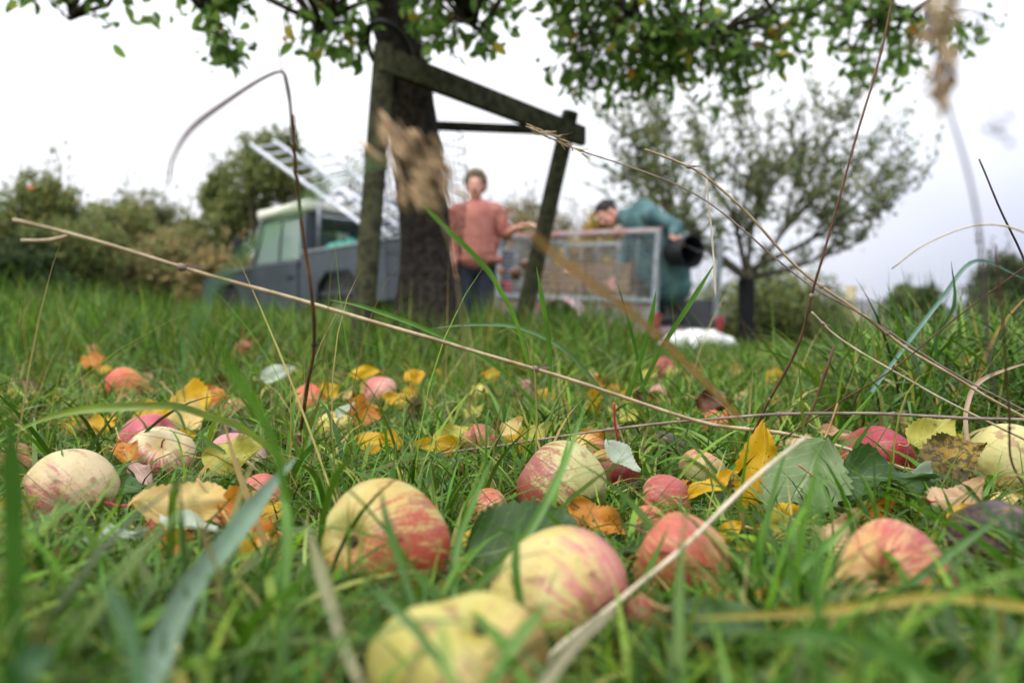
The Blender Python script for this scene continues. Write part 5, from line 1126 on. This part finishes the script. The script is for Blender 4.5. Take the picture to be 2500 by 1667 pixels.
# ------------------------------------------------------------------ people
def weld(m, voxel, name, mt, parent, it=4, org=None):
    """fuse the collected masses into one continuous skin"""
    o = m.build('tmp_' + name, None); md = o.modifiers.new('r', 'REMESH'); md.mode = 'VOXEL'; md.voxel_size = voxel; s = o.modifiers.new('s', 'SMOOTH'); s.iterations = it; s.factor = .5
    bpy.context.view_layer.update(); dg = bpy.context.evaluated_depsgraph_get(); me = bpy.data.meshes.new_from_object(o.evaluated_get(dg)); me.name = name
    old = o.data; bpy.data.objects.remove(o); bpy.data.meshes.remove(old)
    if org is not None: me.transform(Matrix.Translation(-Vector(org)))
    for p in me.polygons: p.use_smooth = True
    me.materials.clear(); me.materials.append(mt); q = bpy.data.objects.new(name, me); COL.objects.link(q); q.parent = parent; return q
SKIN = mat('skin', lin(214, 160, 138), lin(200, 136, 118), 9, .5); JEAN = mat('dark_denim', lin(50, 54, 66), lin(36, 40, 50), 30, .9, spec=.1)
def cloth_mat(name, c1, c2, check=None):
    t = NT(name); c = t.co(); n = t.noise(9, c, 5); col = t.mix(t.ss(n, .3, .7), lin(*c1), lin(*c2))
    if check:
        w = t.n('ShaderNodeTexChecker'); w.inputs['Scale'].default_value = 46; t.l(c, w.inputs['Vector']); col = t.mix(t.math('MULTIPLY', w.outputs['Fac'], .35), col, lin(*check))
    t.l(col, t.b.inputs['Base Color']); t.b.inputs['Roughness'].default_value = .9; t.b.inputs['Specular IOR Level'].default_value = .1; t.bump(t.noise(14, c, 3), .6, .03); return t.m
SHIRT = cloth_mat('salmon_shirt', (170, 108, 96), (148, 86, 78), (192, 144, 130)); COAT = cloth_mat('teal_coat', (92, 122, 122), (64, 92, 96)); BOOT = mat('boot_leather', lin(52, 44, 48), lin(38, 34, 38), 20, .6)
def head_parts(m, c, f, u, s=1.0):
    """skull, jaw, brow, nose, lips, ears and neck root about head centre c, looking along f with crown u"""
    c, f, u = Vector(c), Vector(f).normalized(), Vector(u); u = (u - f * u.dot(f)).normalized(); r = f.cross(u); q = Matrix((r, f, u)).transposed()
    P = lambda x, y, z: c + (r * x + f * y + u * z) * s
    m.ell(P(0, -.012, .03), (.075 * s, .095 * s, .092 * s), q, 20, 14); m.ell(P(0, .022, -.045), (.058 * s, .068 * s, .075 * s), q); m.ell(P(0, .05, -.088), (.028 * s, .03 * s, .026 * s), q)
    m.capsule(P(0, .085, .012), P(0, .108, -.024), .009 * s, .015 * s, 10); m.capsule(P(-.034, .074, .024), P(.034, .074, .024), .012 * s, .012 * s, 10)
    for x in (-1, 1): m.ell(P(x * .077, -.008, -.004), (.010 * s, .020 * s, .032 * s), q, 10, 8); m.ell(P(x * .042, .062, -.022), (.02 * s, .02 * s, .018 * s), q, 10, 8)
    m.capsule(P(-.017, .086, -.062), P(.017, .086, -.062), .008 * s, .008 * s, 8)
    return P, q
def hand_parts(m, w, d, n, curl=.5, s=1.0, thumb=1):
    """palm, four unequal bent fingers and a thumb from wrist w along d; n is the back of the hand"""
    w, d, n = Vector(w), Vector(d).normalized(), Vector(n); n = (n - d * n.dot(d)).normalized(); x = d.cross(n) * thumb
    for k in range(4): m.capsule(w + x * (.027 - .018 * k) * s, w + d * .085 * s + x * (.030 - .020 * k) * s, .015 * s, .0125 * s, 10)
    for k, L in enumerate((.072, .080, .075, .060)):
        p = w + d * .088 * s + x * (.031 - .0205 * k) * s; a = 0.0
        for j, l in enumerate((.45, .32, .25)):
            a += curl * (.7 if j == 0 else 1.0); v = d * math.cos(a) - n * math.sin(a) + x * (.10 - .07 * k); e = p + v * L * l * s; m.capsule(p, e, (.0098 - .001 * j) * s, (.0090 - .001 * j) * s, 9, 4); p = e
    p = w + d * .025 * s + x * .030 * s
    for j, (l, a) in enumerate(((.038, .85), (.030, .5), (.024, .3))):
        v = (d * math.cos(a) + x * math.sin(a) - n * .35 * curl).normalized(); e = p + v * l * s; m.capsule(p, e, (.0125 - .0012 * j) * s, (.0115 - .0012 * j) * s, 9, 4); p = e
def face(root, P, q, org, s=1.0, mouth=.010):
    for x in (-1, 1):
        m = MB(); m.ell(P(x * .032, .078, .004) - org, (.0125 * s, .010 * s, .0095 * s), q, 12, 9); e = m.build('eye', mat('eye_white', lin(226, 220, 212), lin(206, 200, 192), 20, .3), root)
        m = MB(); m.ell(P(x * .032, .0868, .003) - org, (.006 * s, .003 * s, .006 * s), q, 10, 7); m.build('iris', mat('iris', lin(58, 46, 40), lin(40, 34, 30), 60, .3), e)
    m = MB(); m.ell(P(0, .0925, -.062) - org, (.019 * s, .006 * s, mouth * s), q, 12, 8); m.build('mouth', mat('mouth', lin(120, 56, 54), lin(90, 40, 42), 40, .5), root)
def curls(root, P, q, org, c1, c2, n, seed, s=1.0, r=.017, low=-.01):
    g = np.random.default_rng(seed); m = MB(); m.ell(P(0, -.022, .042), (.080 * s, .098 * s, .092 * s), q, 20, 14)
    for i in range(n):
        v = Vector(g.normal(size=3)).normalized(); p = P(v.x * .084, -.02 + v.y * .104, .040 + v.z * .100)
        if v.z < low and v.y > -.2: continue
        if v.y > .55 and v.z < .5: continue
        m.ell(p, [r * g.uniform(.6, 1.2)] * 3, None, 8, 6)
    return weld(m, .007 * s, 'hair', mat('hair_' + str(seed), lin(*c1), lin(*c2), 60, .8, bump=.6), root, 1, org)
def man_in_shirt():
    D = 7.5; f0 = at(1160, 905, D); f0.z = tz(f0.x, f0.y); root = empty('person', f0); tag(root, 'man in salmon shirt and dark jeans standing between trunk and trailer, one arm out', 'person')
    A = lambda px, py, dd=0.0: at(px, py, D + dd); fw = Vector((-.05, -1, .03)); m = MB()
    sh_r, sh_l = A(1118, 520), A(1208, 518); ch = A(1163, 535); pel = A(1163, 650); nk = A(1162, 492); hc = A(1161, 455, -.02)
    P, q = head_parts(m, hc, fw, (0, 0, 1), 1.08)
    m.capsule(nk - Vector((0, 0, .08)), hc - Vector((0, -.02, .05)), .062, .055); m.capsule(sh_r, sh_l, .07, .07); m.ell(ch, (.185, .115, .17)); m.capsule(ch, pel, .14, .11); m.ell(pel, (.16, .10, .11))
    el_l, ha_l = A(1236, 572, -.02), A(1270, 553, -.24); el_r, ha_r = A(1100, 575, .03), A(1106, 645, -.08)
    m.capsule(sh_l, el_l, .058, .046); m.capsule(el_l, ha_l, .044, .029); m.capsule(sh_r, el_r, .058, .046); m.capsule(el_r, ha_r, .044, .029)
    hand_parts(m, ha_l, Vector((.9, -.3, .1)), Vector((0, -.3, 1)), .35, 1, -1); hand_parts(m, ha_r, Vector((.15, -.2, -1)), Vector((-1, 0, 0)), .45)
    for s, x in ((-1, 1140), (1, 1184)):
        hp = A(x, 655); kn = A(x + s * 4, 770, -.03); an = A(x + s * 6, 885); an.z = f0.z + .08; m.capsule(hp, kn, .085, .058); m.capsule(kn, an, .056, .040); m.capsule(an, an + Vector((s * .03, -.15, -.05)), .042, .034)
    body = weld(m, .008, 'body', SKIN, root, 3, f0)
    face(root, P, q, f0, 1.08, .014); curls(root, P, q, f0, (128, 112, 88), (84, 70, 52), 300, 21, 1.12, .025)
    # short sleeved shirt hanging loose over the waist
    m = MB(); m.ell(ch, (.225, .15, .19)); m.capsule(sh_r, sh_l, .092, .092); m.capsule(ch, A(1163, 620), .180, .195); m.ell(A(1163, 636), (.232, .18, .075)); m.ell(A(1163, 595), (.222, .165, .13)); m.capsule(sh_l, sh_l.lerp(el_l, .95), .082, .068); m.capsule(sh_r, sh_r.lerp(el_r, .95), .082, .068)
    g = np.random.default_rng(4)
    for i in range(26): c = Vector((g.normal() * .13, -.12 + g.normal() * .02, g.uniform(-.33, .1))); m.capsule(ch + c, ch + c + Vector((g.normal() * .04, 0, -g.uniform(.05, .16))), .014, .008, 8, 3)
    m.capsule(nk + Vector((-.06, -.05, -.02)), nk + Vector((-.02, -.10, -.10)), .02, .016); m.capsule(nk + Vector((.06, -.05, -.02)), nk + Vector((.02, -.10, -.10)), .02, .016); m.capsule(nk + Vector((-.065, .02, -.01)), nk + Vector((.065, .02, -.01)), .026, .026)
    sh = weld(m, .010, 'shirt', SHIRT, root, 2, f0)
    m = MB()
    for k in range(5): p = ch + Vector((0, -.155, .07 - .085 * k)) - f0; m.ell(p, (.007, .004, .007), None, 8, 6)
    m.build('buttons', WHT, sh)
    m = MB(); m.capsule(A(1150, 642), A(1176, 642), .135, .135); m.ell(pel, (.185, .135, .14))
    for s, x in ((-1, 1140), (1, 1184)):
        hp = A(x, 655); kn = A(x + s * 4, 770, -.03); an = A(x + s * 6, 885); an.z = f0.z + .10; m.capsule(hp, kn, .104, .076); m.capsule(kn, an, .074, .066)
    weld(m, .011, 'jeans', JEAN, root, 2, f0)
    for s, x in ((-1, 1140), (1, 1184)):
        an = A(x + s * 6, 885); an.z = f0.z + .06; m = MB(); m.capsule(an + Vector((0, .03, 0)), an + Vector((s * .03, -.17, -.02)), .052, .044); m.capsule(an, an + Vector((0, .01, .07)), .052, .055); weld(m, .009, 'shoe', BOOT, root, 2, f0)
man_in_shirt()
def bending_person():
    D = 7.8; fl = TM @ Vector((.30, -.35, .372)); f0 = fl.copy(); root = empty('person', f0); tag(root, 'person in teal coat bending over inside the trailer with a black bucket in one hand', 'person')
    A = lambda px, py, d=D: at(px, py, d); m = MB(); pel = A(1632, 600, 7.75); ch = A(1568, 540, 7.85); nk = A(1522, 530, 7.95); hc = A(1484, 524, 8.0)
    P, q = head_parts(m, hc, (-.62, -.35, -.62), (-.62, 0, .62), 1.05)
    m.capsule(nk, hc, .058, .055); m.capsule(ch, nk, .12, .065); m.capsule(ch, pel, .15, .15); m.ell(pel, (.16, .14, .15))
    sl, el, hl = A(1590, 526, 7.62), A(1652, 554, 7.50), A(1642, 576, 7.43); sr, er, hr = A(1550, 560, 8.08), A(1524, 628, 8.06), A(1501, 682, 8.0)
    m.capsule(sl, el, .056, .045); m.capsule(el, hl, .043, .030); m.capsule(sr, er, .056, .045); m.capsule(er, hr, .043, .029)
    hand_parts(m, hl, Vector((.45, -.1, -.35)), Vector((.2, -1, .5)), .75, 1, -1); hand_parts(m, hr, Vector((-.35, -.1, -.95)), Vector((-.4, -1, 0)), .5)
    legs = []
    for x, dd in ((1652, 7.74), (1614, 8.0)):
        hp = A(x - 8, 615, dd); an = A(x + 4, 790, dd); an.z = fl.z + .075; kn = hp.lerp(an, .52) + Vector((-.05, -.05, 0)); legs.append((hp, kn, an)); m.capsule(hp, kn, .085, .06); m.capsule(kn, an, .057, .042); m.capsule(an, an + Vector((-.13, -.05, -.035)), .04, .034)
    weld(m, .008, 'body', SKIN, root, 3, f0); face(root, P, q, f0, 1.05, .007)
    curls(root, P, q, f0, (50, 40, 38), (34, 28, 28), 160, 31, 1.05, .014)
    m = MB(); m.capsule(nk, ch, .085, .165); m.ell(ch, (.19, .18, .17)); m.capsule(ch, pel, .185, .195); m.capsule(sl, sr, .088, .088); m.capsule(ch, A(1585, 660, 7.9), .16, .14); m.capsule(A(1590, 640, 7.85), A(1625, 700, 7.8), .16, .15); m.capsule(pel, A(1642, 700, 7.72), .195, .175); m.ell(A(1640, 700, 7.72), (.20, .17, .05)); m.capsule(A(1568, 518, 7.8), A(1620, 560, 7.75), .125, .13)
    m.capsule(sl, el, .082, .066); m.capsule(el, el.lerp(hl, .75), .064, .05); m.capsule(sr, er, .080, .064); m.capsule(er, er.lerp(hr, .78), .062, .05)
    g = np.random.default_rng(9)
    for i in range(22): c = pel + Vector((g.normal() * .11, -.17 + abs(g.normal()) * .02, g.uniform(-.38, .15))); m.capsule(c, c + Vector((g.normal() * .04, 0, -g.uniform(.06, .18))), .014, .009, 8, 3)
    weld(m, .010, 'coat', COAT, root, 2, f0)
    m = MB()
    for hp, kn, an in legs: m.capsule(hp, kn, .10, .074); m.capsule(kn, an + Vector((0, 0, .12)), .07, .06)
    weld(m, .011, 'trousers', JEAN, root, 2, f0)
    for hp, kn, an in legs: m = MB(); m.capsule(an + Vector((.02, 0, -.02)), an + Vector((-.16, -.06, -.03)), .05, .042); m.capsule(an, an + (kn - an) * .75, .056, .068); weld(m, .009, 'boot', BOOT, root, 2, f0)
    return hl
HL = bending_person()
def bucket():
    a, b = at(1640, 616, 7.52), at(1690, 614, 7.30); ax = (b - a); L = ax.length; ax.normalize(); m = MB(); r0, r1 = .112, .140
    m.lathe([(.001, .002), (r0, 0), (r0 + .004, .01), (r1, L - .02), (r1 + .010, L - .02), (r1 + .010, L), (r1 - .004, L), (r1 - .006, L - .03), (r0 - .004, .012), (.001, .012)], (0, 0, 0), ax, 32)
    o = sharp(m.build('bucket', mat('black_bucket', lin(22, 23, 26), lin(30, 31, 34), 5, .55, spec=.3), loc=a), 40); tag(o, 'black plastic bucket tipped on its side in the bending person\'s hand', 'bucket')
    up = Vector((0, 0, 1)); s_ = ax.cross(up).normalized(); m = MB(); n = 14; top = HL - a + Vector((.02, -.02, -.055))
    p0 = ax * L * .92 + s_ * r1; p1 = ax * L * .92 - s_ * r1; m.tube(spline([p0, p0.lerp(top, .7) + s_ * .02, top, p1.lerp(top, .7) - s_ * .02, p1], 5), .0045, 7); m.build('handle', GALV, o)
bucket()
# apples in the air between thrower and trailer
for (px, py, d, r, k, lab) in ((1260, 667, 5.2, .043, 'brown', 'red brown apple in mid air left of the leaning post'), (1284, 646, 5.7, .042, 'rot', 'second dark apple in mid air, half behind the leaning post'), (1224, 662, 7.9, .034, 'orange', 'blurred orange apple in mid air beside the jeans'),
                               (1222, 634, 8.0, .030, 'rose2', 'small pink apple in mid air, uppermost beside the jeans'), (1226, 692, 7.9, .030, 'rose2', 'small pink apple in mid air, lowest beside the jeans'), (1383, 664, 7.2, .030, 'pale', 'whitish apple in mid air before the trailer mesh')):
    if k in ('brown', 'rot'):
        if 'tossed' not in SK: SK['tossed'] = ((110, 56, 24), (84, 40, 20), (96, 34, 20), .5, .3, (0, 0, 1))
        k = 'tossed'
    o = make_apple(900 + px, (k, 0, 0, 40, lab, .95), at(px, py, d), r); o['group'] = 'apples flying through the air'
# white sack on the grass before the trailer
def sack():
    g = np.random.default_rng(12); c = at(1700, 870, 6.3); c.z = tz(c.x, c.y); m = MB()
    for i in range(26): x = g.uniform(-.24, .24); m.ell((x, g.normal() * .08, .14 + .08 * (1 - (x / .26) ** 2) * g.uniform(.3, 1)), (.085, .1, .075), None, 12, 8)
    m.ell((0, 0, .10), (.30, .17, .10)); m.capsule((.25, 0, .08), (.36, .02, .05), .06, .02)
    root = empty('sack', c); tag(root, 'full white sack lying in the grass before the trailer', 'sack'); weld(m, .012, 'bag', mat('woven_white', lin(226, 226, 222), lin(204, 204, 198), 14, .7, bump=.3), root, 8)
    m = MB(); m.tube([(.345 + .0, .02 + .032 * math.cos(a), .053 + .032 * math.sin(a)) for a in np.linspace(0, 6.28, 13)], .006, 6); m.build('tie', mat('tie_cord', lin(90, 120, 150), lin(70, 96, 120), 60, .7), root)
sack()
# ------------------------------------------------------------------ cream house on the horizon
def house():
    D = 46.0; c = at(2118, 800, D); c.z = tz(c.x, c.y) - .05; H = empty('house', c, R(-53)); tag(H, 'cream house with grey roof on the far horizon at the right', 'house')
    wl = mat('cream_render', lin(226, 206, 170), lin(210, 190, 156), 1.2, .9); rf = mat('slate_roof', lin(120, 116, 120), lin(98, 96, 102), 2.5, .8)
    w, d, h, r = 3.4, 1.7, 1.9, 2.8; m = MB(); m.prism([(-d / 2, 0), (d / 2, 0), (d / 2, h), (0, r), (-d / 2, h)], -w / 2, w / 2); m.build('wall', wl, H, False)
    m = MB()
    for s in (-1, 1): m.plank((s * (d / 2 + .12), 0, h - .10), (0, 0, r + .06), w + .3, .07, up=(0, 1, 0)) if False else m.add([(s * (d / 2 + .14), -w / 2 - .15, h - .12), (s * (d / 2 + .14), w / 2 + .15, h - .12), (0, w / 2 + .15, r + .09), (0, -w / 2 - .15, r + .09), (s * (d / 2 + .14), -w / 2 - .15, h - .04), (s * (d / 2 + .14), w / 2 + .15, h - .04), (0, w / 2 + .15, r + .17), (0, -w / 2 - .15, r + .17)], [(0, 1, 2, 3), (7, 6, 5, 4), (0, 4, 5, 1), (1, 5, 6, 2), (3, 2, 6, 7), (0, 3, 7, 4)])
    rfo = m.build('roof', rf, H, False); m = MB(); m.box((-.1, -w / 2 + .2, r + .3), (.4, .4, 1.0)); m.box((-.1, -w / 2 + .2, r + .83), (.48, .48, .08)); m.build('chimney', wl, rfo, False)
    for (y, z) in ((-.6, .9), (.6, .9), (-.6, 1.7), (.6, 1.7)):
        m = MB(); m.box((-d / 2 - .01, y, z), (.06, .42, .5)); m.build('window', mat('far_window', lin(70, 78, 86), lin(50, 56, 62), 3, .2), H, False)
house()
